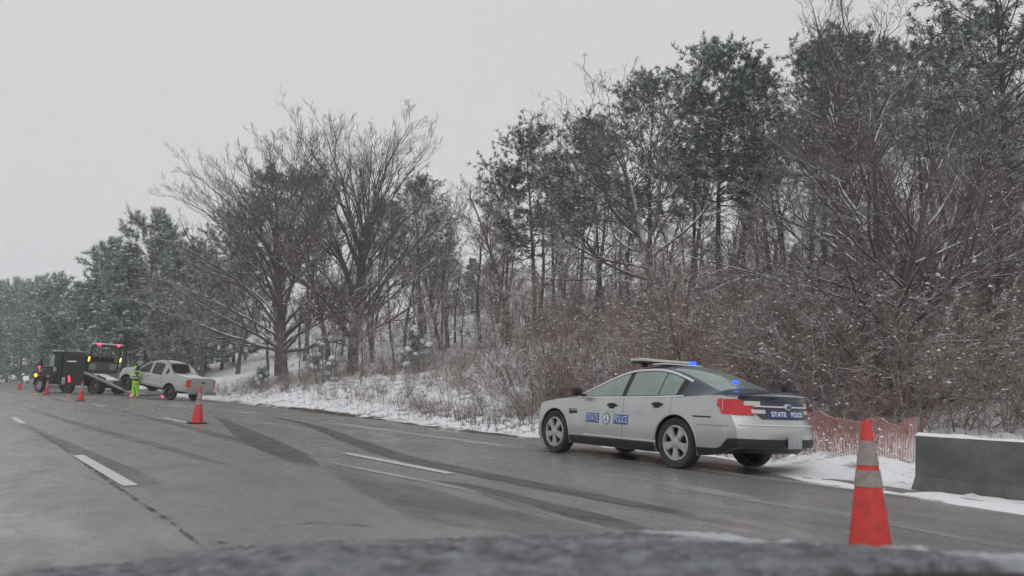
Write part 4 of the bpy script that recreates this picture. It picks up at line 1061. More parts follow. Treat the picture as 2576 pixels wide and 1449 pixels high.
for bc, bd in (((-1.4, .95, .12), (.9, .10, .10)), ((-3.2, 1.0, .14), (.8, .12, .14))): b = MB(); b.box(bc, bd, r=.03); bed_part(b, 'tool_tray', M_BLACK, deck)
# headboard frame
pts = [(0, 1.13, 0), (0, 1.13, 1.78), (0, 1.05, 1.93), (0, .92, 1.98), (0, -.92, 1.98), (0, -1.05, 1.93), (0, -1.13, 1.78), (0, -1.13, 0)]
b = MB(); b.tube(pts, .065, 8); b.tube([(0, 1.13, .82), (0, -1.13, .82)], .045, 8); hb = bed_part(b, 'headboard_frame', M_BLACK, tw)
b = MB(); b.box((0, 0, .42), (.05, 2.2, .76), r=.01); bed_part(b, 'headboard_panel', mat('mesh_panel', (.085, .09, .092), .5, noise=(8, (.16, .165, .17), .8)), hb)
for sg in (1, -1):
    b = MB(); b.box((-.035, sg * .80, .47), (.03, .52, .42), r=.01); bed_part(b, 'cover_plate', M_GREYP, hb)
    b = MB(); b.box((-.06, sg * 1.22, 1.02), (.07, .10, .30), r=.02); bed_part(b, 'amber_lamp', M_AMBERLIT, hb)
    b = MB(); b.box((-.10, sg * .75, 2.06), (.10, .20, .13), r=.03); bed_part(b, 'red_lamp', M_REDLIT, hb)
b = MB(); b.tube([(0, .38, .84), (0, .38, 1.96)], .03, 6); b.tube([(0, -.38, .84), (0, -.38, 1.96)], .03, 6); bed_part(b, 'upright_bar', mat('rust_bar', (.13, .075, .05), .6), hb)
b = MB(); b.box((0, 0, 2.10), (.22, 2.36, .085), r=.03); bed_part(b, 'light_bar', mat('light_bar_white', (.66, .62, .62), .35), hb)
# place: front towards the middle of the carriageway
th = math.atan2(69.4 - 59.9, 5.4 - 10.4)
settle(tw, 6.35, 68.8, th)

# ------------------------------------------------------------------ traffic cones
M_CONE = mat('cone_orange', (.76, .045, .042), .5, noise=(9, (.45, .045, .040), 1))
M_CONEB = mat('cone_base', (.030, .030, .030), .7)
M_COLLAR = mat('reflective_collar', (.38, .33, .32), .4, noise=(14, (.24, .20, .195), .9))
def cone_meshes():
    r = lambda z: .150 + (.030 - .150) * z / .88
    c = MB(); c.lathe([(.172, .035), (.165, .05), (r(.06), .065), (r(.88), .92), (r(.88) - .006, .93), (.018, .93), (.018, .90)], 32)
    b = MB(); b.box((0, 0, .019), (.42, .42, .038), r=.014)
    k1 = MB(); k1.lathe([(r(.434) + .003, .474), (r(.546) + .003, .586)], 32)
    k2 = MB(); k2.lathe([(r(.58) + .003, .62), (r(.746) + .003, .786)], 32)
    return c, b, k1, k2
proto = None
for x, y, rz, ln, label in (
    (5.31, 3.305, .2, .0, 'orange cone with two worn collars close by the hood, before the concrete barrier'),
    (5.50, 22.0, .5, .035, 'orange cone standing alone between the pickup and the police car'),
    (5.58, 43.8, .1, .03, 'orange cone in front of the tow truck tilted bed'),
    (5.50, 58.2, .7, .03, 'orange cone beside the tow truck front wheel'),
    (5.75, 82.5, .3, .03, 'small orange cone ahead of the tow truck'),
    (9.2, 150.0, .3, .0, 'faint far cone at the end of the road')):
    if proto is None:
        proto = empty('traffic_cone')
        for mb, nm, m in zip(cone_meshes(), ('cone_body', 'cone_foot', 'collar', 'collar'), (M_CONE, M_CONEB, M_COLLAR, M_COLLAR)): mb.build(nm, m, proto)
        t = proto
    else: t = copy_tree(proto)
    t.location = (x, y, float(road_z(x, y)) + .001); t.rotation_euler = (0, math.atan(CROSS) + ln, rz * 0)
    tag(t, label, 'traffic cone', 'traffic cones closing the lane')

# ------------------------------------------------------------------ concrete barrier with its snow cap
M_CONC = mat('barrier_concrete', (.085, .09, .082), .85, noise=(2.2, (.17, .175, .16), 1), bump=(30, .3))
bar = empty('concrete_barrier', (10.45, 5.75, -.50))
tag(bar, 'grey green concrete barrier with snow on its top, on the shoulder', 'barrier')
prof = [(-.30, 0), (-.30, .10), (-.14, .32), (-.085, .80), (-.075, .825), (.075, .825), (.085, .80), (.14, .32), (.30, .10), (.30, 0)]
YZ = Matrix(((1, 0, 0, 0), (0, 0, -1, 0), (0, 1, 0, 0), (0, 0, 0, 1)))
for k, (a, b_) in enumerate(((0, 3.6), (3.615, 7.2), (7.215, 11))):
    mb = MB(); mb.prism(prof, a, b_, YZ); mb.build('barrier_segment', M_CONC, bar, smooth=25)
V = []; ns = 60
for i in range(ns):
    y = -11 * i / (ns - 1) + .0
    hh = .030 + .014 * math.sin(i * .9) + .012 * math.sin(i * 2.3 + 1)
    for t in lin(-1, 1, 7): V.append((t * .082, y, .827 + hh * (1 - abs(t)**3)))
Fs = [[i * 7 + k, i * 7 + k + 1, (i + 1) * 7 + k + 1, (i + 1) * 7 + k] for i in range(ns - 1) for k in range(6)]
Fs += [[k, k + 1, 6 - 0] for k in range(5)]
mb = MB(); mb.add(V, Fs); mb.build('snow_cap', M_SNOW, bar, smooth=60)

# ------------------------------------------------------------------ red plastic safety fence
M_NET = mat('red_mesh_plastic', (.40, .14, .135), .6, noise=(3, (.46, .26, .25), .9))
fn = empty('safety_fence', (14.0, 12.2, 0))
tag(fn, 'sagging red plastic mesh safety fence behind the police car tail', 'fence')
fy = np.arange(-4.6, 5.01, .05); fz = np.arange(0, .7801, .03)
_ng = {}
def netp(y, z):
    if y not in _ng: _ng[y] = gz(14.0, 12.2 + y)
    gy_ = _ng[y]
    sag = .05 * math.sin(y * 2.1) - .04 * math.sin(y * .9 + 1)
    return Vector((.06 * math.sin(y * 1.7 + z * 3) + .03 * math.sin(y * 5.1), y, gy_ - .02 + z * (.78 + sag) / .78))
Vn = []; Fn = []
def strap(p0, p1, w):
    k = len(Vn); d = (p1 - p0).normalized(); n = Vector((1, 0, 0)); s = d.cross(n).normalized() * w
    Vn.extend([p0 - s, p0 + s, p1 + s, p1 - s]); Fn.append([k, k + 1, k + 2, k + 3])
for j, z in enumerate(fz):
    w = .016 if j in (0, len(fz) - 1) else .0055
    for i in range(len(fy) - 1): strap(netp(fy[i], z), netp(fy[i + 1], z), w)
for i in range(0, len(fy), 1):
    for j in range(len(fz) - 1): strap(netp(fy[i], fz[j]), netp(fy[i], fz[j + 1]), .0065)
mb = MB(); mb.add(Vn, Fn); mb.build('netting', M_NET, fn, smooth=0)
mb = MB()
for i in range(len(fy) - 1):
    p = netp(fy[i], .79); mb.add([p + Vector((-.012, 0, 0)), p + Vector((.012, 0, 0)), netp(fy[i + 1], .79) + Vector((.012, 0, .006)), netp(fy[i + 1], .79) + Vector((-.012, 0, .006))], [[0, 1, 2, 3]])
mb.build('snow_edge', M_SNOW, fn, smooth=0)
rr = np.random.default_rng(3); Cn = np.array([netp(float(fy[k]), float(z)) for k, z in zip(rr.integers(0, len(fy), 420), .72 * rr.random(420)**1.6)]) - np.array([.02, 0, 0])
link('snow_clump', np_mesh('fence_snow', *blob_geo(Cn, .018 + .03 * rr.random(420), rr, .7), M_SNOW), fn)['kind'] = 'stuff'
for y in (-4.55, -2.2, .2, 2.6, 4.9):
    p = netp(y, 0); mb = MB(); mb.box((p.x + .04, y, p.z + .30), (.045, .045, 1.0), r=.008); mb.build('fence_post', mat('post_wood%d' % int(y * 10), (.12, .10, .085), .8), fn)

# ------------------------------------------------------------------ the worker in lime rain gear
M_LIME = mat('lime_fabric', (.42, .80, .030), .75, noise=(7, (.33, .66, .03), .6))
M_LIMEJ = mat('lime_jacket', (.52, .78, .12), .75, noise=(7, (.42, .66, .10), .6))
M_DARKF = mat('dark_green_fabric', (.030, .050, .035), .8)
M_SKIN = mat('skin', (.35, .22, .17), .6)
M_BOOT = mat('orange_boot', (.62, .14, .04), .6)
M_REFL = mat('reflective_tape', (.70, .74, .62), .4)
px_, py_ = at(348, 47.4)
pn = empty('person', (px_, py_, float(road_z(px_, py_)) + .0), (0, 0, math.radians(90 + 12)))
tag(pn, 'person in lime rain suit, dark harness and helmet standing beside the pickup', 'person')
# skeleton: local x forward, y left
J = {
    'pel': ((0, 0, .95), (.150, .125)), 'wst': ((.01, 0, 1.08), (.155, .125)), 'chs': ((.05, 0, 1.30), (.185, .140)), 'nbs': ((.085, 0, 1.475), (.10, .085)), 'nck': ((.105, -.0, 1.55), (.058, .058)),
    'hd0': ((.130, -.01, 1.63), (.085, .078)), 'hd1': ((.145, -.015, 1.74), (.080, .075)),
    'hpL': ((0, .10, .88), (.105, .105)), 'knL': ((.045, .125, .50), (.080, .085)), 'anL': ((-.01, .135, .12), (.078, .085)), 'ftL': ((-.01, .135, .045), (.060, .055)), 'toL': ((.15, .15, .040), (.050, .040)),
    'hpR': ((0, -.10, .88), (.105, .105)), 'knR': ((.03, -.12, .50), (.080, .085)), 'anR': ((-.02, -.13, .12), (.078, .085)), 'ftR': ((-.02, -.13, .045), (.060, .055)), 'toR': ((.14, -.15, .040), (.050, .040)),
    'shL': ((.06, .20, 1.42), (.078, .078)), 'elL': ((.05, .28, 1.14), (.060, .060)), 'wrL': ((.20, .26, .95), (.046, .046)),
    'shR': ((.06, -.20, 1.42), (.078, .078)), 'elR': ((.02, -.29, 1.14), (.060, .060)), 'wrR': ((.10, -.30, .89), (.046, .046)),
}
ED = [('pel', 'wst'), ('wst', 'chs'), ('chs', 'nbs'), ('nbs', 'nck'), ('nck', 'hd0'), ('hd0', 'hd1'), ('pel', 'hpL'), ('hpL', 'knL'), ('knL', 'anL'), ('anL', 'ftL'), ('ftL', 'toL'),
      ('pel', 'hpR'), ('hpR', 'knR'), ('knR', 'anR'), ('anR', 'ftR'), ('ftR', 'toR'), ('chs', 'shL'), ('shL', 'elL'), ('elL', 'wrL'), ('chs', 'shR'), ('shR', 'elR'), ('elR', 'wrR')]
def skin_mesh(J, ED, root, sub=2):
    names = list(J); me = bpy.data.meshes.new('skel'); me.from_pydata([J[n][0] for n in names], [(names.index(a), names.index(b_)) for a, b_ in ED], [])
    o = link('skel', me); o.modifiers.new('skin', 'SKIN'); sm = o.modifiers.new('sub', 'SUBSURF'); sm.levels = sm.render_levels = sub
    for i, n in enumerate(names):
        sv = me.skin_vertices[0].data[i]; sv.radius = J[n][1]; sv.use_root = n == root
    bpy.context.view_layer.update()
    out = bpy.data.meshes.new_from_object(o.evaluated_get(bpy.context.evaluated_depsgraph_get())); bpy.data.objects.remove(o)
    return out
bme = skin_mesh(J, ED, 'pel')
for m in (M_LIME, M_LIMEJ, M_SKIN, M_BOOT, M_REFL, M_DARKF): bme.materials.append(m)
for p in bme.polygons:
    c = p.center; p.use_smooth = True
    k = 0 if c.z < .94 else 1
    if c.z > 1.53 and abs(c.y) < .12: k = 2
    if c.z < .10: k = 3
    if .16 < c.z < .22: k = 4
    if abs(c.y) > .20 and c.z > .9:
        k = 1 if c.z > 1.22 else 4 if c.z > 1.165 else 5
    p.material_index = k
body = link('body', bme, pn)
def ring(z, rx, ry, h, name, m, x0=0.0, n=24):
    mb = MB(); mb.add([(x0 + (rx) * math.cos(2 * math.pi * i / n), ry * math.sin(2 * math.pi * i / n), z + dz) for dz in (-h / 2, h / 2) for i in range(n)], [[i, (i + 1) % n, n + (i + 1) % n, n + i] for i in range(n)])
    return mb.build(name, m, pn)
ring(1.17, .150, .185, .05, 'reflective_band', M_REFL, .025); ring(1.29, .160, .200, .05, 'reflective_band', M_REFL, .045); ring(1.23, .154, .192, .06, 'dark_band', M_DARKF, .035); ring(1.06, .150, .180, .11, 'belt', M_DARKF, .01)
mb = MB()
for sg in (1, -1): mb.tube([(-.118, sg * .13, 1.20), (-.11, sg * .02, 1.33), (-.075, -sg * .10, 1.46), (.05, -sg * .13, 1.515), (.17, -sg * .12, 1.42)], .022, 6)
mb.box((-.085, 0, 1.45), (.05, .16, .10), r=.02); mb.build('harness', M_DARKF, pn)
mb = MB(); mb.lathe([(.125, 1.685), (.128, 1.70), (.118, 1.715), (.112, 1.77), (.085, 1.825), (.04, 1.85), (0, 1.855)], 24, Matrix.Translation((.14, -.015, 0))); hm = mb.build('helmet', M_LIMEJ, pn)
mb = MB(); mb.lathe([(.117, 1.715), (.116, 1.735)], 24, Matrix.Translation((.14, -.015, 0)) @ Matrix.Diagonal((1.02, 1.02, 1, 1))); mb.build('helmet_band', M_DARKF, hm)
# face: nose, eyes, mouth, ears
mb = MB(); mb.box((.222, -.015, 1.655), (.03, .024, .045), r=.010); mb.build('nose', M_SKIN, pn)
mb = MB(); mb.box((.215, .018, 1.675), (.010, .022, .010), r=.004); mb.box((.215, -.048, 1.675), (.010, .022, .010), r=.004); mb.build('eyes_line', M_DARKF, pn)
mb = MB(); mb.box((.212, -.015, 1.605), (.012, .045, .010), r=.004); mb.build('mouth', mat('lip', (.26, .11, .09), .6), pn)
for sg in (1, -1): mb = MB(); mb.box((.135, -.013 + sg * .082, 1.66), (.035, .016, .055), r=.007); mb.build('ear', M_SKIN, pn)
# gloves: palm and five bent fingers
for sg, w, d in ((1, (.20, .26, .95), Vector((.62, 0, -.78))), (-1, (.10, -.30, .89), Vector((.28, -.02, -.96)))):
    d.normalize(); s = Vector((0, 1, 0)); n_ = d.cross(s).normalized(); w = Vector(w); HJ = {'w': (tuple(w - d * .03), (.036, .030)), 'p': (tuple(w + d * .075), (.046, .022))}; HE = [('w', 'p')]
    for k, (o_y, ln) in enumerate(((-.030, .055), (-.010, .068), (.011, .064), (.031, .048))):
        a = w + d * .105 + s * o_y; b_ = a + d * ln * .6 + n_ * .012; c = b_ + d * ln * .4 + n_ * .024
        HJ['a%d' % k] = (tuple(a), (.011, .011)); HJ['b%d' % k] = (tuple(b_), (.010, .010)); HJ['c%d' % k] = (tuple(c), (.008, .008)); HE += [('p', 'a%d' % k), ('a%d' % k, 'b%d' % k), ('b%d' % k, 'c%d' % k)]
    a = w + d * .035 - s * sg * .048; b_ = a + d * .040 - s * sg * .016 + n_ * .012; HJ['ta'] = (tuple(a), (.013, .013)); HJ['tb'] = (tuple(b_), (.010, .010)); HE += [('w', 'ta'), ('ta', 'tb')]
    gm = skin_mesh(HJ, HE, 'w', 1); gm.materials.append(M_DARKF)
    for p in gm.polygons: p.use_smooth = True
    link('glove', gm, pn)

PITCH = math.radians(6.07)
def top_h(col, Z, top):
    """height above the ground of something standing at (col, Z) whose top is seen in picture row top"""
    k = (724.5 - top) / FPX
    dz = Z * (math.sin(PITCH) + k * math.cos(PITCH)) / (math.cos(PITCH) - k * math.sin(PITCH))
    x, y = at(col, Z)
    return CAM_H + dz - gz(x, y)

# -- the big bare trees, each with a shape of its own
def big(name, key, col, Z, label, rot=0, tilt=(0, 0), **kw):
    snow = kw.pop('snow', 500); ss = kw.pop('snow_size', .06); mats = kw.pop('mats', (M_BARK, M_TWIGD))
    a, b, e = bare_meshes(key, mats=mats, snow=snow, snow_size=ss, **kw)
    x, y = at(col, Z)
    return put_tree(name, a, b, x, y, rot, 1, label, 'tree', 'large bare trees at the edge of the wood', e, tilt=tilt)

big('bare_tree', 'wide_bare', 716, 56, 'wide spreading bare tree with snow lined low limbs, beside the pickup', rot=0.4,
    seed=23, H=17.8, Rx=9.6, cz=6.2, r0=.36, n=42, lean=(-.03, 0), off=(-.6, .3), sub=(8, 5, 4, 2))
big('bare_tree', 'tall_bare', 890, 58, 'tall domed bare tree with thick reddish trunk, next to the widest one', rot=1.3,
    seed=37, H=19.8, Rx=8.8, cz=7.4, r0=.42, n=40, fork=.56, sub=(8, 5, 4, 2))
big('bare_tree', 'mid_bare', 1662, 44, 'bare tree with snowy crooked limbs rising above the police car front door', rot=1.0,
    seed=48, H=16.0, W=12, r0=.24, trunk_frac=.72, limbs=18, t0=.26, ang0=1.25, ang1=.45, limb_len=.60, sub=(7, 5, 3, 1), trop=.05, wob=.13, twig=.0065)
big('bare_tree', 'arching_bare', 2225, 25, 'many stemmed bare tree with arching twiggy branches, behind the concrete barrier', rot=.2,
    seed=57, H=11.6, W=13, r0=.13, trunk_frac=.8, limbs=13, t0=.08, ang0=1.25, ang1=.5, limb_len=.58, sub=(7, 4, 3, 1), trop=.012, wob=.10, twig=.004, forks=5, spread=.26, snow=500, snow_size=.028, mats=(M_BARKD, M_TWIGD))
big('bare_tree', 'thin_fork_bare', 1112, 62, 'slender forked bare tree standing in the gap before the pines', rot=.8,
    seed=63, H=14.5, W=6, r0=.15, trunk_frac=.75, limbs=10, t0=.3, ang0=.75, ang1=.35, limb_len=.55, sub=(6, 5, 3, 1), trop=.08, wob=.09, twig=.0065, forks=3, spread=.16, snow=120)
big('bare_tree', 'high_bare', 2130, 36, 'tall bare tree whose twigs reach over the dark pines', rot=2.2,
    seed=71, H=17.5, W=8.5, r0=.24, trunk_frac=.8, limbs=15, t0=.35, ang0=.85, ang1=.4, limb_len=.42, sub=(6, 4, 3, 2), trop=.05, wob=.12, twig=.006, forks=2, spread=.12, snow=150, mats=(M_BARKD, M_TWIGD))
big('bare_tree', 'side_bare', 2480, 27, 'leaning bare tree with snowy twigs by the large pine', rot=.6, tilt=(0, .12),
    seed=83, H=9, W=7, r0=.15, trunk_frac=.75, limbs=13, t0=.2, ang0=1.0, ang1=.5, limb_len=.5, sub=(7, 5, 3, 1), trop=.05, wob=.14, twig=.0045, forks=2, spread=.22, snow=350, snow_size=.035)

def where(c):
    for lim, w in ((640, 'beyond the pickup'), (1000, 'under the two big bare trees'), (1330, 'across the open snowy gap'), (1560, 'above the police car hood'), (2020, 'behind the police car'), (2290, 'behind the red fence')):
        if c < lim: return w
    return 'behind the concrete barrier'
# -- pines
PT = {
    'tall': (pine_meshes('tall_pine', seed=3, H=18, r0=.22, crown0=.50, nb=62, blen=2.9, snow=.30), 18),
    'round': (pine_meshes('round_pine', seed=4, H=18, r0=.24, crown0=.42, nb=70, blen=3.6, snow=.32), 18),
    'thin': (pine_meshes('thin_pine', seed=8, H=18, r0=.19, crown0=.58, nb=46, blen=2.3, snow=.28), 18),
    'near': (pine_meshes('near_pine', seed=9, H=18, r0=.30, crown0=.36, nb=80, blen=4.4, snow=.45, needle=.30), 18),
    'dark': (pine_meshes('dark_pine', seed=13, H=18, r0=.20, crown0=.50, nb=50, blen=2.8, snow=.24), 18),
    'full': (pine_meshes('full_pine', mats=(M_PBARK, M_NEEDLEL), seed=15, H=13, r0=.20, crown0=.10, nb=90, blen=3.9, snow=.62, snow_k=1.25, needle=.40, droop=-.05, dead=0,
                         shape=lambda t: 3.6 * (1.12 - t)**.7 / 13), 13),
    'full2': (pine_meshes('full_pine_b', mats=(M_PBARK, M_NEEDLEL), seed=16, H=13, r0=.22, crown0=.14, nb=80, blen=4.2, snow=.55, snow_k=1.25, needle=.42, droop=-.04, dead=0,
                          shape=lambda t: 3.9 * (.45 + np.sin(np.clip(t, 0, 1) * 2.9)) / 1.45 / 13), 13),
}
def pine_at(kind, col, Z, top, label, name='pine_tree', group='pines of the roadside wood'):
    (a, b, e), H0 = PT[kind]; x, y = at(col, Z); h = top_h(col, Z, top) - (1.3 if kind.startswith('full') else .35)
    return put_tree(name, a, b, x, y, random.uniform(0, 6.28), h / H0, label, 'tree', group, e)
for row in (
    ('thin', 1262, 64, 425, 'outermost pine of the dark row, beside the open gap of sky'),
    ('round', 1345, 60, 345, 'pine with broad ragged crown, second from the open gap'),
    ('thin', 1398, 66, 385, 'thin pine squeezed between two broad crowned ones near the gap'),
    ('tall', 1450, 62, 306, 'pine with crown just lower than the bare tree in front'),
    ('dark', 1520, 66, 335, 'dark pine hidden behind the crooked snowy limbs'),
    ('round', 1640, 54, 222, 'full crowned dark pine straight behind the crooked bare tree'),
    ('tall', 1735, 60, 240, 'pine in the notch between two taller crowns'),
    ('round', 1812, 52, 143, 'tall pine with rounded top above the police car rear window'),
    ('dark', 1868, 58, 190, 'slimmer dark pine beside the rounded tall one'),
    ('dark', 1950, 50, 165, 'dark pine at the edge of the twiggy tangle'),
    ('tall', 2040, 54, 118, 'pine rising through the tangle of bare twigs'),
    ('dark', 2105, 46, 135, 'blackish pine with sparse crown, amid the twigs'),
    ('tall', 2185, 50, 85, 'highest pine seen through the bare treetops'),
    ('thin', 2255, 44, 95, 'narrow pine with bare lower trunk past the tangle'),
    ('dark', 2330, 48, 100, 'dark pine before the gap beside the largest pine'),
    ('thin', 2400, 52, 120, 'small crowned pine half hidden by the largest one'),
    ('near', 2560, 33, -130, 'largest pine with heavy snowy boughs hanging into the corner'),
    ('dark', 2470, 42, 40, 'pine with dark trunk just behind the largest pine'),
    ('tall', 702, 92, 440, 'dark pine behind the widest bare tree'),
    ('tall', 775, 92, 440, 'pine seen between the trunks of the two big bare trees'),
    ('tall', 560, 88, 545, 'pine half lost in the outer twigs of the widest tree'),
    ('round', 1055, 80, 468, 'pine with snowy crown at the edge of the domed tree'),
    ('thin', 985, 86, 505, 'slim pine behind the domed crown'),
    ('full', 1185, 100, 628, 'distant low pine filling the gap of sky'),
    ('full2', 1128, 108, 640, 'distant pine beside the slender forked tree'),
    ('full2', 1235, 96, 655, 'small distant pine under the first of the dark row'),
    ('full2', 372, 84, 552, 'tall snow dusted evergreen behind the pickup cab'),
    ('full', 322, 80, 592, 'snowy evergreen behind the tow truck light frame'),
    ('full2', 285, 86, 618, 'evergreen with drooping snowy boughs behind the tow truck'),
    ('full', 425, 78, 605, 'evergreen with heavy snow behind the pickup tail'),
    ('full2', 478, 90, 612, 'evergreen darkened by the bare limbs in front'),
    ('full', 235, 98, 655, 'evergreen standing over the tow truck cab'),
    ('full', 185, 92, 690, 'low broad snowy evergreen beside the tow truck hood'),
    ('full2', 150, 112, 700, 'hazy evergreen in front of the distant tree line'),
    ('full', 128, 90, 770, 'short snow laden evergreen by the end of the road'),
    ('full2', 95, 140, 712, 'far evergreen at the bend of the road'),
    ('full', 60, 150, 716, 'far evergreen in the hazy tree line'),
    ('full2', 25, 160, 716, 'farthest evergreen of the hazy tree line'),
    ('full2', -10, 150, 722, 'hazy evergreen cut by the picture edge'),
    ('full', 520, 86, 640, 'evergreen behind the wood edge past the pickup'),
    ('full2', 590, 96, 620, 'evergreen deep behind the low snowy limbs'),
): pine_at(*row)

for c_, z_, t_, k_ in ((1420, 92, 520, 'tall'), (1580, 90, 480, 'thin'), (1775, 86, 400, 'tall'), (1900, 76, 360, 'round'), (2075, 72, 330, 'tall'), (2240, 70, 320, 'tall'), (2385, 64, 300, 'round'), (2500, 62, 280, 'tall'),
                       (1850, 68, 600, 'full'), (2010, 64, 580, 'full2'), (2280, 58, 540, 'full'), (2420, 56, 520, 'full2')):
    pine_at(k_, c_ + random.uniform(-15, 15), z_, t_, 'pine of the back rows on the hillside ' + where(c_), group='back row pines ' + where(c_))
# -- slim bare trees filling the wood
FILL = [bare_meshes('slim%d' % i, mats=((M_BARKD, M_TWIG) if i % 2 else (M_BARK, M_TWIG)), snow=110, snow_size=.06, seed=100 + i, H=11, W=4.6, r0=.11 + .02 * (i % 3), trunk_frac=.9, limbs=16, t0=.25,
                    ang0=1.0, ang1=.5, limb_len=.26, sub=(6, 5, 3, 0), trop=.05, wob=.12, twig=.008) for i in range(4)]
r2 = random.Random(4)
cols = [(c, z) for z, n in ((58, 24), (72, 26), (92, 26)) for c in np.linspace(430, 2620, n)]
for i, (c, z) in enumerate(cols):
    c += r2.uniform(-35, 35); z *= r2.uniform(.88, 1.12)
    if c < 640: z = max(z, 75)
    if c > 1900: z *= .72
    x, y = at(c, z); a, b, e = FILL[r2.randrange(4)]
    put_tree('slim_bare_tree', a, b, x, y, r2.uniform(0, 6.28), r2.uniform(.7, 1.15), 'slim bare tree deep in the wood ' + where(c), 'tree', 'slim bare trees ' + where(c), e)

# -- saplings on the bank and the edge of the wood
SAP = [bare_meshes('sapling%d' % i, mats=(M_TWIG if i % 2 else M_BARKD, M_TWIG), snow=60, snow_size=.035, seed=200 + i, H=5, W=2.4, r0=.032, trunk_frac=1.0, limbs=16, t0=.12,
                   ang0=.95, ang1=.55, limb_len=.28, sub=(5, 4, 2, 0), trop=.05, wob=.12, twig=.005) for i in range(4)]
for i in range(95):
    c = r2.uniform(560, 2600); z = r2.uniform(40, 60) if c < 1350 else r2.uniform(22, 46)
    x, y = at(c, z)
    if x - float(_edge(y)) < 3.0: continue
    a, b, e = SAP[i % 4]
    put_tree('bare_sapling', a, b, x, y, r2.uniform(0, 6.28), r2.uniform(.6, 1.25), 'thin bare sapling with snowy twigs ' + where(c), 'sapling', 'bare saplings ' + where(c), e)

# -- thicket
SHR = [bare_meshes('shrub%d' % i, mats=((M_TWIGR, M_TWIGR) if i in (1, 4) else (M_TWIG, M_TWIG)), snow=130 if i not in (1, 4) else 40, snow_size=.03, seed=300 + i, H=3.0, W=3.4, r0=.016, trunk_frac=.95, limbs=7, t0=.1,
                   ang0=.8, ang1=.5, limb_len=.42, sub=(5, 4, 2, 0), trop=.02, wob=.14, twig=.0035, forks=6, spread=.45) for i in range(6)]
def shrub_at(x, y, s, k, label, group):
    a, b, e = SHR[k]
    put_tree('bare_shrub', a, b, x, y, r2.uniform(0, 6.28), s, label, 'shrub', group, e)
for i in range(120):                                                   # tangle behind the police car, the fence and the barrier
    c = r2.uniform(1330, 2660); z = r2.uniform(19, 44)
    x, y = at(c, z)
    d = x - float(_edge(y))
    if d < 4.6 or (y < 18 and x < 15.8): continue
    shrub_at(x, y, r2.uniform(.8, 1.6), r2.choice([0, 2, 3, 5, 0, 2, 3, 1]), 'tangled snow flecked bare shrub ' + where(c), 'thicket shrubs ' + where(c))
for i in range(190):                                                   # low brush on the bank
    c = r2.uniform(560, 1500); z = r2.uniform(27, 56)
    x, y = at(c, z)
    d = x - float(_edge(y))
    if d < 1.7 or d > 12: continue
    red = r2.random() < (.65 if 680 < c < 960 or c > 1250 else .3)
    shrub_at(x, y, r2.uniform(.16, .28) + .024 * min(d, 10), r2.choice([1, 4]) if red else r2.choice([0, 2, 3, 5]),
             ('low russet brush on the bank ' if red else 'low grey snowy brush on the bank ') + where(c), ('russet brush ' if red else 'grey brush ') + where(c))

for i in range(34):                                                    # snow laden brush on the mound past the pickup
    c = r2.uniform(535, 780); z = r2.uniform(42, 55); x, y = at(c, z)
    if x - float(_edge(y)) < .9: continue
    shrub_at(x, y, r2.uniform(.2, .38), r2.choice([0, 2, 3, 5]), 'small snow laden brush on the mound past the pickup tail', 'brush past the pickup tail')
for i in range(46):                                                    # taller brush up the hillside
    c = r2.uniform(1250, 2600); z = r2.uniform(44, 66); x, y = at(c, z)
    shrub_at(x, y, r2.uniform(1.1, 1.9), r2.choice([0, 2, 3, 5]), 'tall frosted brush on the hillside ' + where(c), 'hillside brush ' + where(c))

# -- dry stalks standing out of the snow: past counting
n = 40000
gxs = np.zeros(n); gys = np.zeros(n)
cc = rng.uniform(480, 2576, n); zz = 16 + 40 * rng.random(n)**1.0
xc = (cc - 1288) / FPX * zz
gxs = xc * CH + zz * SH; gys = -xc * SH + zz * CH
dd = gxs - _edge(gys)
dens = smooth01(.5, 2.8, dd) * (1 - .75 * smooth01(7, 14, dd)) * np.clip(.45 + 1.8 * fbm(gxs * .35, gys * .35, 3), 0.05, 1)
keep = (rng.random(n) < dens) & ~((gys < 16) & (gxs < 11.6))
gxs, gys = gxs[keep], gys[keep]; n = len(gxs)
gzs = ground_z(gxs, gys)
lean = rng.normal(size=(n, 2)) * .35
hh = .18 + .5 * rng.random(n)**2
base = np.stack([gxs, gys, gzs - .03], -1); tip = base + np.stack([lean[:, 0] * hh, lean[:, 1] * hh, hh], -1)
aa = rng.random(n) * 6.28; sw = np.stack([np.cos(aa), np.sin(aa), 0 * aa], -1) * .009
Vg = np.stack([base - sw, base + sw, tip + sw * .3, tip - sw * .3], 1).reshape(-1, 3)
M_STALK = mat('dry_stalk', (.20, .13, .095), .9, spec=.1, noise=(.6, (.13, .10, .08), 1))
M_STALK.node_tree.nodes['Principled BSDF'].inputs['Specular IOR Level'].default_value = .1
st = link('dry_grass', np_mesh('dry_grass', Vg, np.arange(len(Vg)).reshape(-1, 4), M_STALK, smooth=False))
tag(st, 'dry russet grass stalks standing out of the snowy bank', 'grass', kind='stuff')

# -- snow lumps where grass clumps are buried: past counting
rb = np.random.default_rng(77); nb_ = 5200
cb = rb.uniform(520, 1460, nb_); zb2 = 22 + 34 * rb.random(nb_); xb = (cb - 1288) / FPX * zb2; bx_ = xb * CH + zb2 * SH; by_ = -xb * SH + zb2 * CH
db = bx_ - _edge(by_); kb = (db > .5) & (db < 6.5) & (rb.random(nb_) < np.clip(.5 + 1.6 * fbm(bx_ * .6, by_ * .6, 2), .1, 1))
bx_, by_ = bx_[kb], by_[kb]
lump_o = link('snow_lumps', np_mesh('snow_lumps', *blob_geo(np.stack([bx_, by_, ground_z(bx_, by_) + .03], -1), .07 + .14 * rb.random(len(bx_))**1.5, rb, .75), M_SNOW))
tag(lump_o, 'lumpy snow over buried grass clumps on the roadside bank', 'snow', kind='stuff')

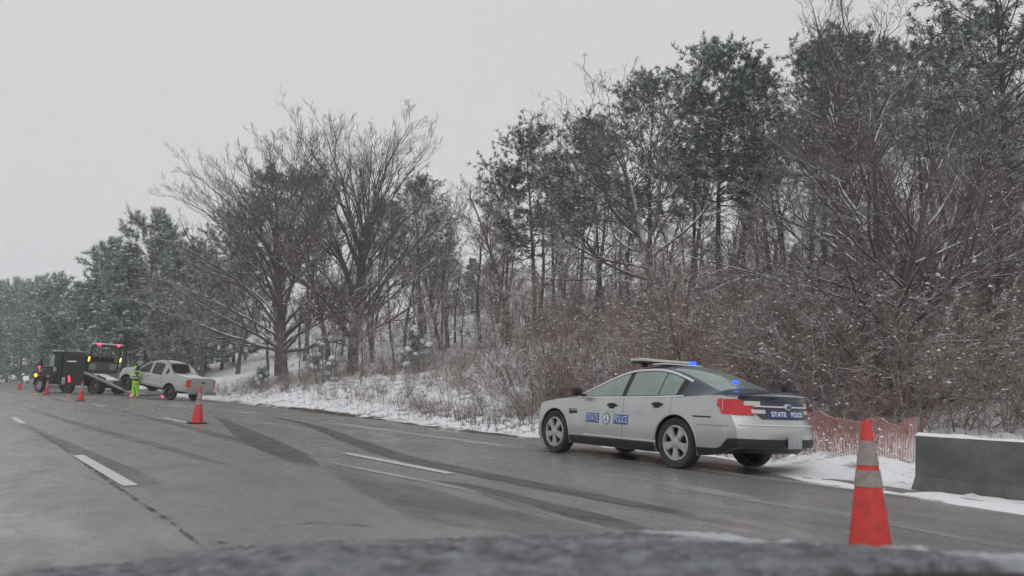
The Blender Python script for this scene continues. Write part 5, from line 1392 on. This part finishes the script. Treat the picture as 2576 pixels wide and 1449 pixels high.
# -- young pines bowed under snow clumps
def snowy_young_pine(seed, H, label, col, Z):
    r = np.random.default_rng(seed); x, y = at(col, Z)
    root = empty('young_pine', (x, y, gz(x, y)))
    P0, R0 = grow(np.array([[0, 0, -.2]]), np.array([[.05, 0, 1.0]]), np.array([H]), np.array([.05]), 8, .04, 0, .3, r)
    geo = [tube_geo(P0, R0, 6)]
    s = children(P0, R0, 15, .18, 1.0, lambda t: 1.25 - .6 * t, lambda t: .42 * (1.15 - .75 * t), .5, r)
    P1, R1 = grow(*s, 6, .06, -.10, .4, r); geo.append(tube_geo(P1, R1, 4))
    me = np_mesh('young_trunk', *join(geo), M_PBARK); link('trunk', me, root)
    k = 34
    pts = P1[:, 2:].reshape(-1, 3); c = np.repeat(pts, k, 0); d = unit(r.normal(size=c.shape) + np.array([0, 0, -.5])); ln = .36 * (.5 + .7 * r.random((len(c), 1)))
    side = unit(np.cross(d, r.normal(size=d.shape))) * .014
    V = np.stack([c - side, c + side, c + d * ln + side * .3, c + d * ln - side * .3], 1).reshape(-1, 3)
    link('crown', np_mesh('young_crown', V, np.arange(len(V)).reshape(-1, 4), [M_NEEDLEL, M_FROST], (r.random(len(c)) < .45).astype(int), smooth=False), root)
    # snow lies along the outer bough in a drooping tongue
    Q = P1[:, 3:] + np.array([0, 0, .06]); W = 1.1 * np.stack([.07 + .05 * r.random(len(Q)), .13 + .07 * r.random(len(Q)), .06 + .03 * r.random(len(Q))], 1)
    Q2 = np.concatenate([Q[:, :1] - (Q[:, 1:2] - Q[:, :1]) * .6, Q, Q[:, -1:] + np.array([0, 0, -.09])], 1); W2 = np.concatenate([W[:, :1] * .1, W, W[:, -1:] * .1], 1)
    link('snow_load', np_mesh('young_snow', *tube_geo(Q2, W2, 7), M_SNOW), root)['kind'] = 'stuff'
    tag(root, label, 'young pine', 'young pines bowed with snow')
snowy_young_pine(1, 2.4, 'young pine bowed with white snow clumps, between the two big trunks', 815, 47)
snowy_young_pine(2, 2.5, 'young pine with round snow clumps, beyond the domed tree on the bank', 1052, 45)
snowy_young_pine(5, 1.5, 'small snowy young pine leaning at the foot of the widest tree', 660, 52)
snowy_young_pine(8, 2.4, 'snowy young pine top showing over the pickup roof', 415, 66)

# ------------------------------------------------------------------ the hood of the car the picture is taken from, under frozen slush
hood = empty('car_hood', (.20, 1.0, .80))
tag(hood, 'dark car hood crusted with grainy frozen snow at the bottom edge', 'car hood')
M_HOOD = mat('hood_paint', (.018, .020, .022), .25, coat=.4)
def hood_z(x, y):
    """x across (0 = centre), y forward from the windshield base"""
    return .957 - .115 * y - .09 * max(0, y - .5)**1.6 * 1.0 - .055 * (abs(x) / .85)**2.6 + .012 * math.cos(x * 3)
xs_ = np.linspace(-.88, .88, 60); ys_ = np.linspace(.05, 1.50, 50)
mb = MB()
V = [(x, y - .65, hood_z(x, y) - .80) for y in ys_ for x in xs_]
n1 = len(xs_); Fs = [[j * n1 + i, j * n1 + i + 1, (j + 1) * n1 + i + 1, (j + 1) * n1 + i] for j in range(len(ys_) - 1) for i in range(n1 - 1)]
k = len(V); V += [(x, y - .65, hood_z(x, y) - .80 - (.16 if 1 else 0)) for y in ys_ for x in xs_]
Fs += [[k + q for q in f[::-1]] for f in list(Fs)]
for j in range(len(ys_) - 1):
    for i in (0, n1 - 1): q = [j * n1 + i, (j + 1) * n1 + i, k + (j + 1) * n1 + i, k + j * n1 + i]; Fs.append(q)
for i in range(n1 - 1):
    for j in (0, len(ys_) - 1): q = [j * n1 + i, j * n1 + i + 1, k + j * n1 + i + 1, k + j * n1 + i]; Fs.append(q)
mb.add(V, Fs); mb.build('hood_panel', M_HOOD, hood, smooth=40)
# slush crust: lumpy layer that thins out to bare paint
sx = np.linspace(-.86, .875, 330); sy = np.linspace(.06, 1.49, 270)
SX, SY = np.meshgrid(sx, sy)
HZ = np.vectorize(hood_z)(SX, SY)
lump = fbm(SX * 9, SY * 9, 3) * .5 + fbm(SX * 34 + 5, SY * 34, 3) * .5
rim = np.maximum(smooth01(.66, .84, SX), smooth01(1.20, 1.44, SY))                       # thicker towards the outer edges
th_ = .006 + .010 * smooth01(-.2, .3, fbm(SX * 3.1, SY * 3.1, 3)) + .012 * rim + .012 * lump + .005 * fbm(SX * 60, SY * 60, 3)
th_ = np.where((SX > .868) | (SY > 1.482) | (SX < -.855) | (SY < .066), -.012, th_)
idx = np.arange(SX.size).reshape(SX.shape)
Fq = np.stack([idx[:-1, :-1], idx[:-1, 1:], idx[1:, 1:], idx[1:, :-1]], -1).reshape(-1, 4)
def crust_mat():
    m = bpy.data.materials.new('frozen_slush'); m.use_nodes = True
    nt = m.node_tree; b = nt.nodes['Principled BSDF']; N = nt.nodes.new; K = nt.links.new
    tc = N('ShaderNodeTexCoord'); n = N('ShaderNodeTexNoise'); n.inputs['Scale'].default_value = 38; n.inputs['Detail'].default_value = 6; n.inputs['Roughness'].default_value = .7
    c = N('ShaderNodeValToRGB'); e = c.color_ramp.elements; e[0].position = .40; e[0].color = (.05, .055, .058, 1); e[1].position = .68; e[1].color = (.27, .285, .30, 1)
    K(tc.outputs['Object'], n.inputs['Vector']); K(n.outputs['Fac'], c.inputs[0]); a_ = N('ShaderNodeAttribute'); a_.attribute_name = 'thick'; x_ = N('ShaderNodeMixRGB'); x_.inputs[2].default_value = (.55, .57, .59, 1)
    K(a_.outputs['Fac'], x_.inputs[0]); K(c.outputs[0], x_.inputs[1]); K(x_.outputs[0], b.inputs['Base Color'])
    b.inputs['Roughness'].default_value = .55
    bp = N('ShaderNodeBump'); bp.inputs['Strength'].default_value = .8; bp.inputs['Distance'].default_value = .006; K(n.outputs['Fac'], bp.inputs['Height']); K(bp.outputs[0], b.inputs['Normal'])
    return m
cme = np_mesh('snow_crust', np.stack([SX, SY - .65, HZ + th_ - .80], -1).reshape(-1, 3), Fq, crust_mat())
cme.attributes.new('thick', 'FLOAT', 'POINT').data.foreach_set('value', (np.clip(rim * .8 + .6 * fbm(SX * 5, SY * 5, 3), 0, .85)).ravel().astype(np.float32))
link('snow_crust', cme, hood)

# ------------------------------------------------------------------ wintry air
hz = MB(); hz.box((170, 330, 24), (560, 840, 54))
m = bpy.data.materials.new('haze_air'); m.use_nodes = True
nt = m.node_tree; nt.nodes.clear()
o_ = nt.nodes.new('ShaderNodeOutputMaterial'); v_ = nt.nodes.new('ShaderNodeVolumePrincipled')
v_.inputs['Color'].default_value = (.93, .94, .96, 1); v_.inputs['Density'].default_value = HAZE; v_.inputs['Anisotropy'].default_value = 0.2
nt.links.new(v_.outputs[0], o_.inputs['Volume'])
tag(hz.build('haze', m, smooth=0), 'pale wintry haze hanging over the road and wood', 'haze', kind='stuff')
